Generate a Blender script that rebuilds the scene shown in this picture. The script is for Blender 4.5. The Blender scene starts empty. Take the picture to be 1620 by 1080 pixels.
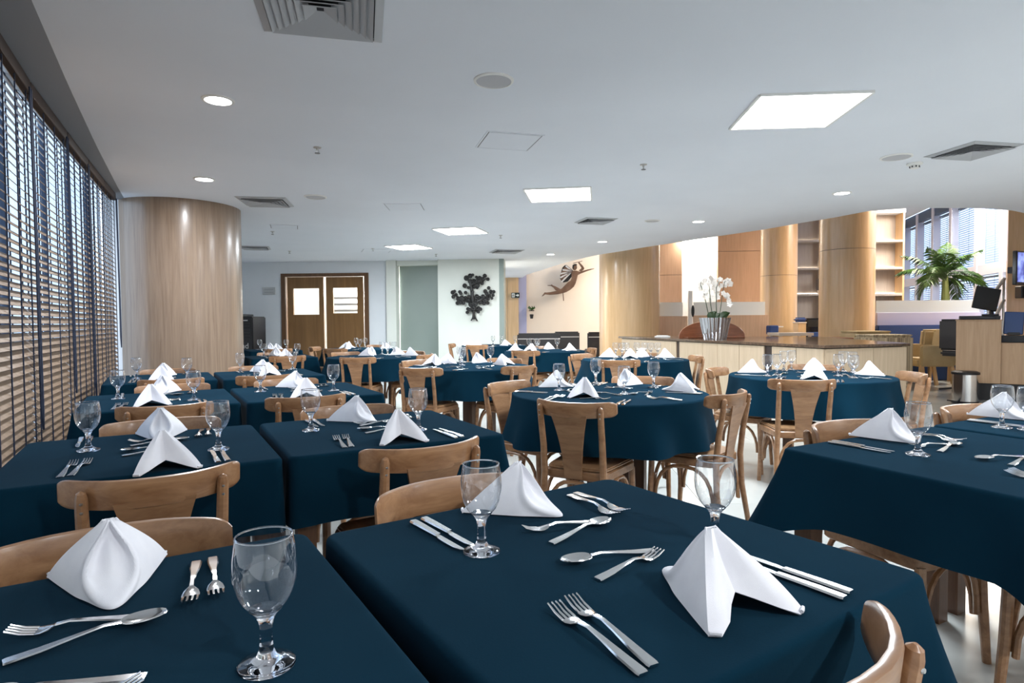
import bpy, bmesh, math, random
from mathutils import Vector, Matrix
random.seed(7)
D = bpy.data
SC = bpy.context.scene
COL = SC.collection
R = math.radians
PI = math.pi

# ------------------------------------------------------------------ camera
F = 974.3                      # focal length in pixels of the 1620x1080 frame
PITCH, ROLL, YAW, CAMH = R(1.85), R(-0.39), R(30.33), 1.18
_f0 = Vector((math.sin(YAW), math.cos(YAW), 0)); _r0 = Vector((math.cos(YAW), -math.sin(YAW), 0)); _u0 = Vector((0, 0, 1))
FWD = math.cos(PITCH) * _f0 - math.sin(PITCH) * _u0
_up = math.sin(PITCH) * _f0 + math.cos(PITCH) * _u0
RIGHT = math.cos(ROLL) * _r0 + math.sin(ROLL) * _up
UP = -math.sin(ROLL) * _r0 + math.cos(ROLL) * _up
CAM = Vector((0, 0, CAMH))
cd = D.cameras.new('camera'); cd.sensor_width = 36.0; cd.lens = F / 1620 * 36.0; cd.clip_start = 0.02; cd.clip_end = 200
cam = D.objects.new('camera', cd); COL.objects.link(cam)
m = Matrix.Identity(4)
for i in range(3):
    m[i][0] = RIGHT[i]; m[i][1] = UP[i]; m[i][2] = -FWD[i]; m[i][3] = CAM[i]
cam.matrix_world = m
SC.camera = cam

# ------------------------------------------------------------------ view, world
SC.view_settings.view_transform = 'Standard'; SC.view_settings.look = 'None'
SC.view_settings.gamma = 1.0; SC.view_settings.use_curve_mapping = False
SC.view_settings.exposure = 1.25
SC.cycles.transparent_max_bounces = 24
SC.cycles.max_bounces = 8; SC.cycles.diffuse_bounces = 4; SC.cycles.glossy_bounces = 4; SC.cycles.transmission_bounces = 8
SC.cycles.sample_clamp_indirect = 4.0
SC.cycles.blur_glossy = 0.5
w = D.worlds.new('overcast_sky'); SC.world = w; w.use_nodes = True
bg = w.node_tree.nodes['Background']; bg.inputs[0].default_value = (0.60, 0.77, 1.0, 1); bg.inputs[1].default_value = 1.0

# building axes: u to the right along the back wall, v away from the camera
BA = R(-33.5)
EU = Vector((math.cos(BA), math.sin(BA), 0)); EV = Vector((-math.sin(BA), math.cos(BA), 0))
def B(u, v, z=0.0): return EU * u + EV * v + Vector((0, 0, z))
def ray(px, py): return FWD + RIGHT * ((px - 810) / F) - UP * ((py - 540) / F)
def at_z(px, py, z):
    d = ray(px, py); return CAM + d * ((z - CAMH) / d.z)
def at_v(px, py, v):
    d = ray(px, py); return CAM + d * (v / d.dot(EV))
def at_d(px, py, dep): return CAM + ray(px, py) * dep
def wpx(n, dep): return n * dep / F

CEIL = 2.5      # dining ceiling
LOUNGE = 4.05   # lounge ceiling
TZ = 0.75       # table tops

LAMPS = []
def area(name, loc, power, size, color=(1, 1, 1), shape='DISK', rot=(0, 0, 0), size_y=None, spread=None):
    l = D.lights.new(name, 'AREA'); l.energy = power; l.shape = shape; l.size = size; l.color = color
    if size_y: l.size_y = size_y
    if spread: l.spread = spread
    o = D.objects.new(name, l); COL.objects.link(o); o.location = loc; o.rotation_euler = rot
    return o
P_PANEL, P_DOWN = 31.0, 15.0
WARM = (1.0, 0.89, 0.75); COOL = (0.80, 0.91, 1.0)
# unseen fill lamps added under the lounge ceiling; the kitchen lamp lies beyond the doors
area('lounge_fill_lamp', B(9.0, 12.5, LOUNGE - 0.06), 290, 2.6, WARM, 'SQUARE')
area('lounge_fill_lamp', B(10.5, 8.0, LOUNGE - 0.06), 170, 2.2, WARM, 'SQUARE')
area('corridor_ceiling_lamp', B(3.6, 17.3, LOUNGE - 0.06), 150, 1.2, WARM, 'SQUARE')
area('kitchen_lamp', B(-3.6, 14.2, 2.35), 150, 1.0, (1, 0.98, 0.95), 'SQUARE')

# ------------------------------------------------------------------ materials
MATS = {}
def mat(name, col=(0.8, 0.8, 0.8), rough=0.5, metal=0.0, spec=0.5, emit=None, estr=0.0, build=None, sheen=0.0, coat=0.0):
    if name in MATS: return MATS[name]
    M = D.materials.new(name); M.use_nodes = True
    nt = M.node_tree; p = nt.nodes['Principled BSDF']
    p.inputs['Base Color'].default_value = (*col, 1); p.inputs['Roughness'].default_value = rough
    p.inputs['Metallic'].default_value = metal; p.inputs['Specular IOR Level'].default_value = spec
    if sheen: p.inputs['Sheen Weight'].default_value = sheen
    if coat: p.inputs['Coat Weight'].default_value = coat; p.inputs['Coat Roughness'].default_value = 0.15
    if emit: p.inputs['Emission Color'].default_value = (*emit, 1); p.inputs['Emission Strength'].default_value = estr
    if build: build(nt, p)
    MATS[name] = M
    return M
def grain(c1, c2, scale=(40, 40, 2.2), bump=0.02, vary=0.0, detail=5):
    def b(nt, p):
        n = nt.nodes; l = nt.links
        tc = n.new('ShaderNodeTexCoord'); mp = n.new('ShaderNodeMapping'); mp.inputs['Scale'].default_value = scale
        no = n.new('ShaderNodeTexNoise'); no.inputs['Scale'].default_value = 1.0; no.inputs['Detail'].default_value = detail; no.inputs['Roughness'].default_value = 0.62; no.inputs['Distortion'].default_value = 0.6
        cr = n.new('ShaderNodeValToRGB'); cr.color_ramp.elements[0].position = 0.32; cr.color_ramp.elements[1].position = 0.7
        cr.color_ramp.elements[0].color = (*c1, 1); cr.color_ramp.elements[1].color = (*c2, 1)
        l.new(tc.outputs['Object'], mp.inputs['Vector']); l.new(mp.outputs[0], no.inputs['Vector']); l.new(no.outputs[0], cr.inputs[0])
        out = cr.outputs[0]
        if vary:
            oi = n.new('ShaderNodeObjectInfo'); mr = n.new('ShaderNodeMapRange'); mr.inputs[3].default_value = 1 - vary; mr.inputs[4].default_value = 1 + vary
            hs = n.new('ShaderNodeHueSaturation'); l.new(oi.outputs['Random'], mr.inputs[0]); l.new(mr.outputs[0], hs.inputs['Value']); l.new(out, hs.inputs['Color']); out = hs.outputs[0]
        l.new(out, p.inputs['Base Color'])
        if bump:
            bp = n.new('ShaderNodeBump'); bp.inputs['Strength'].default_value = bump; bp.inputs['Distance'].default_value = 0.01
            l.new(no.outputs[0], bp.inputs['Height']); l.new(bp.outputs[0], p.inputs['Normal'])
    return b
def mottled(c1, c2, scale=3.0, bump=0.0, bscale=60.0):
    def b(nt, p):
        n = nt.nodes; l = nt.links
        tc = n.new('ShaderNodeTexCoord'); no = n.new('ShaderNodeTexNoise'); no.inputs['Scale'].default_value = scale; no.inputs['Detail'].default_value = 4
        cr = n.new('ShaderNodeValToRGB'); cr.color_ramp.elements[0].position = 0.35; cr.color_ramp.elements[1].position = 0.68
        cr.color_ramp.elements[0].color = (*c1, 1); cr.color_ramp.elements[1].color = (*c2, 1)
        l.new(tc.outputs['Object'], no.inputs['Vector']); l.new(no.outputs[0], cr.inputs[0]); l.new(cr.outputs[0], p.inputs['Base Color'])
        if bump:
            n2 = n.new('ShaderNodeTexNoise'); n2.inputs['Scale'].default_value = bscale; l.new(tc.outputs['Object'], n2.inputs['Vector'])
            bp = n.new('ShaderNodeBump'); bp.inputs['Strength'].default_value = bump; bp.inputs['Distance'].default_value = 0.004
            l.new(n2.outputs[0], bp.inputs['Height']); l.new(bp.outputs[0], p.inputs['Normal'])
    return b

CHAIRWOOD = mat('chair_wood', (0.3, 0.15, 0.07), 0.32, coat=0.25, build=grain((0.235, 0.112, 0.050), (0.415, 0.228, 0.115), (5, 30, 30), 0.01, 0.14))
SEATWOOD = mat('seat_wood', (0.42, 0.24, 0.12), 0.28, coat=0.3, build=grain((0.26, 0.14, 0.065), (0.42, 0.24, 0.125), (30, 4, 30), 0.01, 0.10))
LEGWOOD = mat('table_leg_wood', (0.1, 0.045, 0.02), 0.4, build=grain((0.07, 0.03, 0.015), (0.14, 0.065, 0.03), (30, 30, 3), 0.01))
CLOTH = mat('navy_cloth', (0.006, 0.022, 0.048), 0.6, spec=0.0, sheen=0.022, build=mottled((0.0032, 0.0205, 0.038), (0.0046, 0.0265, 0.047), 2.2, 0.06, 240))
LINEN = mat('white_linen', (0.86, 0.86, 0.90), 0.85, spec=0.2, sheen=0.2, build=mottled((0.82, 0.82, 0.87), (0.88, 0.88, 0.92), 20, 0.15, 900))
STEEL = mat('polished_steel', (0.78, 0.78, 0.78), 0.13, 1.0)
BRUSHED = mat('brushed_steel', (0.55, 0.55, 0.54), 0.3, 1.0)
CEILP = mat('ceiling_paint', (0.64, 0.66, 0.69), 0.9, spec=0.1, build=mottled((0.80, 0.83, 0.885), (0.84, 0.87, 0.925), 0.8))
COVEP = mat('grey_cove_paint', (0.30, 0.31, 0.33), 0.85, spec=0.1)
WALLP = mat('wall_paint', (0.60, 0.65, 0.70), 0.9, spec=0.1, build=mottled((0.72, 0.745, 0.77), (0.76, 0.785, 0.81), 1.5))
PILLARP = mat('pale_green_paint', (0.70, 0.72, 0.66), 0.7, spec=0.2, build=mottled((0.68, 0.70, 0.64), (0.72, 0.74, 0.68), 1.2))
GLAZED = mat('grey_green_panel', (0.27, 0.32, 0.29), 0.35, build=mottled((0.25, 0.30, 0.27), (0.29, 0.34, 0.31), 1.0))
BEIGE = mat('beige_paint', (0.76, 0.66, 0.56), 0.85, spec=0.15, build=mottled((0.74, 0.64, 0.54), (0.78, 0.68, 0.58), 1.0))
LAVEN = mat('lavender_paint', (0.38, 0.38, 0.54), 0.7)
WHITEP = mat('white_paint', (0.84, 0.83, 0.80), 0.7)
GREYW = mat('greige_panel', (0.42, 0.37, 0.34), 0.6, build=grain((0.39, 0.345, 0.315), (0.45, 0.40, 0.37), (25, 25, 2), 0))
OAK = mat('oak_veneer', (0.5, 0.34, 0.2), 0.30, coat=0.25, build=grain((0.235, 0.163, 0.112), (0.345, 0.25, 0.178), (34, 34, 1.6), 0.008))
OAKW = mat('warm_oak_veneer', (0.62, 0.4, 0.2), 0.30, coat=0.25, build=grain((0.58, 0.375, 0.19), (0.68, 0.46, 0.255), (22, 22, 1.2), 0.004))
OAKR = mat('russet_veneer', (0.5, 0.29, 0.16), 0.35, coat=0.2, build=grain((0.56, 0.35, 0.22), (0.66, 0.425, 0.275), (22, 22, 1.2), 0.004))
OAKC = mat('counter_veneer', (0.5, 0.38, 0.25), 0.45, build=grain((0.47, 0.36, 0.245), (0.56, 0.44, 0.31), (26, 26, 1.6), 0.004))
OAKP = mat('till_veneer', (0.5, 0.32, 0.18), 0.45, build=grain((0.43, 0.275, 0.155), (0.54, 0.36, 0.22), (26, 26, 1.6), 0.004))
COUNTERTOP = mat('dark_stone', (0.10, 0.065, 0.04), 0.12, build=mottled((0.07, 0.045, 0.03), (0.14, 0.09, 0.06), 30))
DOORWOOD = mat('door_wood', (0.2, 0.1, 0.035), 0.4, build=grain((0.165, 0.080, 0.024), (0.235, 0.120, 0.040), (16, 16, 0.8), 0.004))
DOORFRAME = mat('door_frame_wood', (0.1, 0.05, 0.02), 0.4, build=grain((0.10, 0.048, 0.02), (0.15, 0.075, 0.034), (20, 20, 1), 0.004))
FLOORT = mat('floor_tile', (0.72, 0.71, 0.66), 0.16, build=mottled((0.42, 0.435, 0.415), (0.50, 0.515, 0.495), 1.4))
JOINT = mat('floor_joint', (0.42, 0.41, 0.38), 0.7)
SLAT = mat('slat_wood', (0.42, 0.31, 0.22), 0.42, build=grain((0.19, 0.125, 0.078), (0.265, 0.182, 0.118), (40, 3, 40), 0.0))
HEADW = mat('headrail_wood', (0.05, 0.032, 0.025), 0.5)
CORD = mat('dark_cord', (0.02, 0.03, 0.06), 0.7)
FRAMEB = mat('window_frame_metal', (0.05, 0.08, 0.14), 0.45)
SLATB = mat('daylit_blue_slat', (0.24, 0.32, 0.62), 0.5)  # bluish daylight on the lounge slats is put into their colour
FRAMEW = mat('white_window_frame', (0.55, 0.54, 0.62), 0.5)
BLACK = mat('black_plastic', (0.012, 0.012, 0.014), 0.4)
BLACKG = mat('black_gloss', (0.008, 0.008, 0.010), 0.12)
LEATHER = mat('black_leather', (0.022, 0.020, 0.022), 0.45)
STITCH = mat('pale_piping', (0.55, 0.53, 0.52), 0.6)
TAN = mat('tan_leather', (0.48, 0.36, 0.19), 0.55, build=mottled((0.44, 0.33, 0.17), (0.52, 0.40, 0.22), 5))
STRIPE = mat('striped_fabric', (0.4, 0.3, 0.2), 0.7, build=grain((0.22, 0.16, 0.10), (0.66, 0.54, 0.34), (26, 26, 0.1), 0, detail=1))
BLUEF = mat('blue_upholstery', (0.014, 0.05, 0.19), 0.6)
BLUEP = mat('blue_plastic', (0.01, 0.045, 0.16), 0.35)
IRON = mat('dark_iron', (0.035, 0.034, 0.033), 0.45, 0.6)
BRONZE = mat('bronze_sheet', (0.16, 0.09, 0.055), 0.45, 0.3, build=mottled((0.12, 0.065, 0.04), (0.20, 0.115, 0.075), 5))
MAHOG = mat('mahogany', (0.22, 0.07, 0.03), 0.3, build=grain((0.17, 0.055, 0.022), (0.26, 0.09, 0.04), (4, 30, 30), 0))
GREEN = mat('palm_leaf', (0.06, 0.17, 0.025), 0.45, build=mottled((0.012, 0.045, 0.008), (0.065, 0.14, 0.026), 3))
DGREEN = mat('orchid_leaf', (0.02, 0.045, 0.012), 0.35)
TRUNK = mat('palm_trunk', (0.20, 0.26, 0.09), 0.6)
PETAL = mat('orchid_petal', (0.86, 0.82, 0.76), 0.6)
LIP = mat('orchid_lip', (0.7, 0.5, 0.15), 0.6)
VENTP = mat('vent_paint', (0.46, 0.47, 0.49), 0.5)
DARKV = mat('duct_black', (0.02, 0.02, 0.025), 0.9)
GRILLE = mat('speaker_grille', (0.52, 0.52, 0.54), 0.8)
GAP = mat('panel_gap', (0.22, 0.22, 0.23), 0.9)
EXITG = mat('exit_sign_face', (0.008, 0.02, 0.018), 0.4)
SIGNW = mat('sign_white', (0.85, 0.87, 0.85), 0.5)
GROUND = mat('outside_paving', (0.22, 0.22, 0.23), 0.9)
SCREEN = mat('tv_screen', (0.01, 0.01, 0.03), 0.15)
def _tv(nt, p):
    n = nt.nodes; l = nt.links; tc = n.new('ShaderNodeTexCoord'); no = n.new('ShaderNodeTexNoise'); no.inputs['Scale'].default_value = 7; no.inputs['Detail'].default_value = 6
    cr = n.new('ShaderNodeValToRGB'); cr.color_ramp.elements[0].position = .38; cr.color_ramp.elements[1].position = .75
    cr.color_ramp.elements[0].color = (0.02, 0.025, 0.16, 1); cr.color_ramp.elements[1].color = (0.30, 0.38, 0.85, 1)
    l.new(tc.outputs['Object'], no.inputs['Vector']); l.new(no.outputs[0], cr.inputs[0]); l.new(cr.outputs[0], p.inputs['Emission Color']); p.inputs['Emission Strength'].default_value = 0.9
_tv(SCREEN.node_tree, SCREEN.node_tree.nodes['Principled BSDF'])
ICE = mat('glowing_acrylic', (0.5, 0.45, 0.8), 0.2, emit=(0.30, 0.24, 0.9), estr=0.8)
LAMPF = mat('lamp_diffuser', (1, 1, 1), 0.5, emit=(1, 1, 1), estr=9.0)
COVEL = mat('cove_strip', (1, 1, 1), 0.5, emit=(1.0, 0.86, 0.68), estr=4.5)
def thin_glass(name, tint, f0=0.04, gain=0.75, rough=0.02, power=3.0):
    M = D.materials.new(name); M.use_nodes = True; nt = M.node_tree; n = nt.nodes; l = nt.links
    n.remove(n['Principled BSDF']); out = n['Material Output']
    t = n.new('ShaderNodeBsdfTransparent'); t.inputs[0].default_value = (*tint, 1)
    g = n.new('ShaderNodeBsdfGlossy'); g.inputs['Roughness'].default_value = rough; g.inputs[0].default_value = (0.95, 0.97, 1, 1)
    lw = n.new('ShaderNodeLayerWeight'); lw.inputs[0].default_value = 0.5
    pw = n.new('ShaderNodeMath'); pw.operation = 'POWER'; pw.inputs[1].default_value = power
    ml = n.new('ShaderNodeMath'); ml.operation = 'MULTIPLY_ADD'; ml.inputs[1].default_value = gain; ml.inputs[2].default_value = f0
    mx = n.new('ShaderNodeMixShader')
    l.new(lw.outputs['Facing'], pw.inputs[0]); l.new(pw.outputs[0], ml.inputs[0]); l.new(ml.outputs[0], mx.inputs[0]); l.new(t.outputs[0], mx.inputs[1]); l.new(g.outputs[0], mx.inputs[2]); l.new(mx.outputs[0], out.inputs[0])
    MATS[name] = M
    return M
BOWLG = thin_glass('goblet_bowl_glass', (0.975, 0.983, 0.99), 0.10, 0.9, 0.025, 2.0)
PANEG = thin_glass('window_glass', (0.94, 0.97, 1.0), 0.04, 0.5, power=5.0)
def solid_glass(name, col, rough, ior=1.45):
    M = D.materials.new(name); M.use_nodes = True; nt = M.node_tree; n = nt.nodes; n.remove(n['Principled BSDF'])
    g = n.new('ShaderNodeBsdfGlass'); g.inputs['Color'].default_value = (*col, 1); g.inputs['Roughness'].default_value = rough; g.inputs['IOR'].default_value = ior
    nt.links.new(g.outputs[0], n['Material Output'].inputs[0]); MATS[name] = M
    return M
STEMG = solid_glass('goblet_stem_glass', (0.97, 0.98, 1.0), 0.0)
FROST = D.materials.new('frosted_glass'); FROST.use_nodes = True
_p = FROST.node_tree.nodes['Principled BSDF']; _p.inputs['Base Color'].default_value = (0.60, 0.66, 0.70, 1); _p.inputs['Roughness'].default_value = 0.5; _p.inputs['Transmission Weight'].default_value = 0.35
FROSTW = FROST.copy(); FROSTW.node_tree.nodes['Principled BSDF'].inputs['Base Color'].default_value = (0.92, 0.92, 0.88, 1); FROSTW.node_tree.nodes['Principled BSDF'].inputs['Transmission Weight'].default_value = 0.15
VASE = mat('fluted_silver', (0.72, 0.74, 0.80), 0.1, 1.0)

# ------------------------------------------------------------------ mesh builder
class MB:
    def __init__(s): s.v = []; s.f = []
    def add(s, vs, fs):
        o = len(s.v); s.v += [Vector(q) for q in vs]; s.f += [[i + o for i in f] for f in fs]; return s
    def box(s, c, d, M=None):
        x, y, z = d[0] / 2, d[1] / 2, d[2] / 2
        vs = [Vector((a * x, b * y, e * z)) for e in (-1, 1) for b in (-1, 1) for a in (-1, 1)]
        if M is not None: vs = [M @ q for q in vs]
        vs = [q + Vector(c) for q in vs]
        return s.add(vs, [[0, 2, 3, 1], [4, 5, 7, 6], [0, 1, 5, 4], [2, 6, 7, 3], [0, 4, 6, 2], [1, 3, 7, 5]])
    def bar(s, a, b, w, h, up=(0, 0, 1)):
        a = Vector(a); b = Vector(b); d = (b - a).normalized(); upv = Vector(up)
        sd = d.cross(upv)
        if sd.length < 1e-4: sd = d.cross(Vector((1, 0, 0)))
        sd.normalize(); u2 = sd.cross(d)
        vs = [p + sd * (x * w / 2) + u2 * (y * h / 2) for p in (a, b) for x, y in ((-1, -1), (1, -1), (1, 1), (-1, 1))]
        return s.add(vs, [[0, 1, 2, 3], [7, 6, 5, 4], [0, 4, 5, 1], [1, 5, 6, 2], [2, 6, 7, 3], [3, 7, 4, 0]])
    def tube(s, path, rad, n=8, cap=True):
        path = [Vector(q) for q in path]
        if not isinstance(rad, (list, tuple)): rad = [rad] * len(path)
        vs = []; fs = []; ref = None
        for i, q in enumerate(path):
            t = (path[min(i + 1, len(path) - 1)] - path[max(i - 1, 0)]).normalized()
            if ref is None:
                ref = Vector((1, 0, 0)) if abs(t.x) < 0.8 else Vector((0, 1, 0))
            a = t.cross(ref); a.normalize(); b = a.cross(t); b.normalize(); ref = b
            for k in range(n):
                an = 2 * PI * k / n; vs.append(q + (a * math.cos(an) + b * math.sin(an)) * rad[i])
        for i in range(len(path) - 1):
            for k in range(n):
                k2 = (k + 1) % n; fs.append([i * n + k, i * n + k2, (i + 1) * n + k2, (i + 1) * n + k])
        if cap:
            fs.append(list(range(n))[::-1]); fs.append([(len(path) - 1) * n + k for k in range(n)])
        return s.add(vs, fs)
    def lathe(s, prof, n=24, c=(0, 0, 0), flute=0.0, nf=0, M=None):
        vs = []; fs = []; rings = []
        for r, z in prof:
            if r < 1e-6:
                rings.append([len(vs)]); vs.append(Vector((0, 0, z)))
            else:
                rg = []
                for k in range(n):
                    a = 2 * PI * k / n; rr = r * (1 + flute * math.cos(nf * a)) if nf else r
                    rg.append(len(vs)); vs.append(Vector((rr * math.cos(a), rr * math.sin(a), z)))
                rings.append(rg)
        for A, Bq in zip(rings, rings[1:]):
            if len(A) == 1 and len(Bq) == 1: continue
            for k in range(n):
                k2 = (k + 1) % n
                if len(A) == 1: fs.append([A[0], Bq[k2], Bq[k]])
                elif len(Bq) == 1: fs.append([A[k], A[k2], Bq[0]])
                else: fs.append([A[k], A[k2], Bq[k2], Bq[k]])
        if M is not None: vs = [M @ q for q in vs]
        return s.add([q + Vector(c) for q in vs], fs)
    def prism(s, poly, z0, z1, M=None):
        n = len(poly); vs = [Vector((x, y, z)) for z in (z0, z1) for x, y in poly]
        if M is not None: vs = [M @ q for q in vs]
        return s.add(vs, [list(range(n))[::-1], [n + i for i in range(n)]] + [[i, (i + 1) % n, n + (i + 1) % n, n + i] for i in range(n)])
    def grid(s, rows, closed=False):
        nr = len(rows); nc = len(rows[0]); vs = [q for r in rows for q in r]; fs = []
        for i in range(nr - 1):
            for j in range(nc if closed else nc - 1):
                j2 = (j + 1) % nc; fs.append([i * nc + j, i * nc + j2, (i + 1) * nc + j2, (i + 1) * nc + j])
        return s.add(vs, fs)
    def build(s, name, material, parent=None, bevel=0.0, seg=1, smooth=35, solid=0.0, recalc=True):
        me = D.meshes.new(name); me.from_pydata([tuple(q) for q in s.v], [], s.f)
        if bevel or recalc or solid:
            bm = bmesh.new(); bm.from_mesh(me)
            if recalc: bmesh.ops.recalc_face_normals(bm, faces=bm.faces)
            if bevel:
                es = [e for e in bm.edges if len(e.link_faces) == 2 and e.calc_face_angle(0) > 0.6]
                bmesh.ops.bevel(bm, geom=es, offset=bevel, segments=seg, affect='EDGES', clamp_overlap=True)
            if solid: bmesh.ops.solidify(bm, geom=bm.faces[:], thickness=solid)
            bm.to_mesh(me); bm.free()
        if smooth:
            me.polygons.foreach_set('use_smooth', [True] * len(me.polygons)); me.set_sharp_from_angle(angle=R(smooth))
        me.materials.append(material)
        o = D.objects.new(name, me); COL.objects.link(o)
        if parent: o.parent = parent
        return o

def tag(o, label=None, cat=None, group=None, kind=None):
    if label: o['label'] = label
    if cat: o['category'] = cat
    if group: o['group'] = group
    if kind: o['kind'] = kind
    return o
def thing(name, label, cat, loc=(0, 0, 0), rz=0.0, group=None):
    o = D.objects.new(name, None); COL.objects.link(o); o.location = loc; o.rotation_euler = (0, 0, rz); o.empty_display_size = 0.05
    return tag(o, label, cat, group)
def kids(o): return [c for c in KID.get(o.name, [])] if False else [c for c in o.children]
def dup(root, loc, rz=0.0, label=None, group=None, scale=None):
    r = root.copy(); COL.objects.link(r); r.location = loc; r.rotation_euler = (0, 0, rz)
    if scale: r.scale = scale
    if label: r['label'] = label
    if group: r['group'] = group
    for ch in PROTO_KIDS[root.name]:
        c = ch.copy(); COL.objects.link(c); c.parent = r
        for g in PROTO_KIDS.get(ch.name, []):
            d = g.copy(); COL.objects.link(d); d.parent = c
    return r
PROTO_KIDS = {}
def proto(root):
    PROTO_KIDS[root.name] = list(root.children)
    for c in root.children: PROTO_KIDS[c.name] = list(c.children)
    return root
class Series:            # the first placement uses the prototype itself, the rest are copies
    def __init__(s, p): s.p = proto(p); s.used = False
    def put(s, loc, rz, label, group=None, scale=None):
        if s.used: return dup(s.p, loc, rz, label, group, scale)
        s.used = True; s.p.location = loc; s.p.rotation_euler = (0, 0, rz); s.p['label'] = label
        if scale: s.p.scale = scale
        if group: s.p['group'] = group
        return s.p
def struct(o): o['kind'] = 'structure'; return o

# ------------------------------------------------------------------ floor, ceilings
fl = struct(MB().box(B(6, 7, -0.06), (36, 34, 0.1), Matrix.Rotation(BA, 3, 'Z')).build('floor', JOINT, smooth=0))
tilem = None
for i in range(-2, 14):
    for j in range(0, 17):
        if tilem is None:
            t = MB().box((0, 0, 0), (0.997, 0.997, 0.0098)).build('floor_tile', FLOORT, fl, bevel=0.001); tilem = t
        else:
            t = tilem.copy(); COL.objects.link(t)
        t.location = B(i + 0.5, j + 0.5, -0.005); t.rotation_euler = (0, 0, BA)
far = MB()
far.box(B(-9.5 + 0, 7, -0.0055), (15, 34, 0.0088), Matrix.Rotation(BA, 3, 'Z'))
far.box(B(19, 7, -0.0055), (9.98, 34, 0.0088), Matrix.Rotation(BA, 3, 'Z'))
far.box(B(6, -5.005, -0.0055), (15.98, 9.98, 0.0088), Matrix.Rotation(BA, 3, 'Z'))
far.box(B(6, 20.6, -0.0055), (15.98, 7.18, 0.0088), Matrix.Rotation(BA, 3, 'Z'))
far.build('floor_border', FLOORT, fl, smooth=0)
struct(MB().box((0, 5, -0.6), (160, 160, 0.2)).build('ground', GROUND, smooth=0))

EDGE = [(-0.42, -3.4), (-0.40, 3.19), (-0.375, 4.22), (-0.335, 5.48), (-0.26, 7.2), (-0.20, 8.2), (0.15, 14.6)]
RC = [tuple(at_z(x, y, CEIL)[:2]) for x, y in ((833, 434.5), (857, 427), (880, 419.5), (905, 412.5), (930, 406.5), (949, 402.5), (985, 397), (1020, 391), (1077, 382.5), (1140, 373), (1205, 363.5), (1265, 353), (1320, 344), (1373, 334))] + [(7.74, 4.12), (7.86, 3.96), (8.12, 3.82), (8.40, 3.67), (8.72, 3.55), (9.15, 3.46), (9.6, 3.47), (10.6, 3.5), (12.5, 3.3), (12.5, -3.4)]
cpoly = EDGE + [tuple(B(-7.95, 13.3)[:2]), tuple(B(-2.2, 13.3)[:2]), tuple(B(-2.2, 18.7)[:2]), tuple(B(-0.72, 18.7)[:2])] + RC
mb = MB(); mb.prism(cpoly, CEIL, CEIL + 0.25)
struct(mb.build('ceiling', CEILP, smooth=0))
WA = at_d(1432, 480, 18.0); WB = at_d(1603, 480, 12.0); WA.z = WB.z = 0     # the lounge window line, far left to near right
WD = (WB - WA); WL = WD.length; WDn = WD.normalized(); WN = Vector((-WDn.y, WDn.x, 0))
if WN.dot(FWD) < 0: WN = -WN
WE = WB + WDn * 9.0
struct(MB().prism([tuple(q[:2]) for q in (B(-1.3, 18.9), WA + WN * 0.1, WE + WN * 0.1, B(17.5, -6.5), B(-1.3, -6.5))], LOUNGE, LOUNGE + 0.1).build('ceiling_lounge', CEILP, smooth=0))

# ------------------------------------------------------------------ outer walls that close the room
def wall_b(name, u0, u1, v, z0, z1, th, m, parent=None, front=True, bevel=0):
    """a wall parallel to the back wall; its front face lies at v"""
    c = B((u0 + u1) / 2, v + th / 2, (z0 + z1) / 2)
    return MB().box(c, (u1 - u0, th, z1 - z0), Matrix.Rotation(BA, 3, 'Z')).build(name, m, parent, smooth=0, bevel=bevel)
def uv(P): return P.dot(EU), P.dot(EV)
def slab(px0, px1, py0, py1, v, th, name, m, parent=None, bevel=0.0):
    """a board on the plane v covering the photo area px0..px1, py0..py1"""
    a = at_v(px0, (py0 + py1) / 2, v); b = at_v(px1, (py0 + py1) / 2, v); zt = at_v((px0 + px1) / 2, py0, v).z; zb = at_v((px0 + px1) / 2, py1, v).z
    ua, ub = uv(a)[0], uv(b)[0]
    return MB().box(B((ua + ub) / 2, v + th / 2, (zt + zb) / 2), (ub - ua, th, zt - zb), Matrix.Rotation(BA, 3, 'Z')).build(name, m, parent, bevel=bevel, smooth=0)
struct(MB().bar((-0.78, -3.6, 1.7), (-0.78, 2.2, 1.7), 0.2, 3.9).build('wall_left', WALLP, smooth=0))
struct(MB().bar((-0.32, 7.75, 1.7), (-0.1, 16.5, 1.7), 0.2, 3.9).build('wall_left_rear', WALLP, smooth=0))
struct(MB().bar((-1.0, -3.5, 1.7), (19, -3.5, 1.7), 0.2, 3.9).build('wall_near', WHITEP, smooth=0))
struct(wall_b('wall_lounge_back', -1.2, WA.dot(EU) + 0.1, 18.7, 0, LOUNGE, 0.2, BEIGE))
struct(MB().bar(WB + WDn * 0.6 + Vector((0, 0, 2)), WE + Vector((0, 0, 2)), 0.2, 4.1).build('wall_right', BEIGE, smooth=0))
struct(MB().bar(WE + Vector((0, 0, 2)), B(17.5, -6.5, 2), 0.2, 4.1).build('wall_right_near', WHITEP, smooth=0))

# ------------------------------------------------------------------ back wall with the double door
VB = 13.1
mb = MB()
for u0, u1, z0, z1 in ((-8.2, -5.73, 0, 2.56), (-3.81, -3.40, 0, 2.56), (-5.73, -3.81, 2.25, 2.56)):
    mb.box(B((u0 + u1) / 2, VB + 0.06, (z0 + z1) / 2), (u1 - u0, 0.12, z1 - z0), Matrix.Rotation(BA, 3, 'Z'))
struct(mb.build('wall_back', WALLP, smooth=0))
def bbox(name, u0, u1, v0, v1, z0, z1, m, parent=None, bevel=0.0):
    return MB().box(B((u0 + u1) / 2, (v0 + v1) / 2, (z0 + z1) / 2), (u1 - u0, v1 - v0, z1 - z0), Matrix.Rotation(BA, 3, 'Z')).build(name, m, parent, bevel=bevel, smooth=0)
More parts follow.
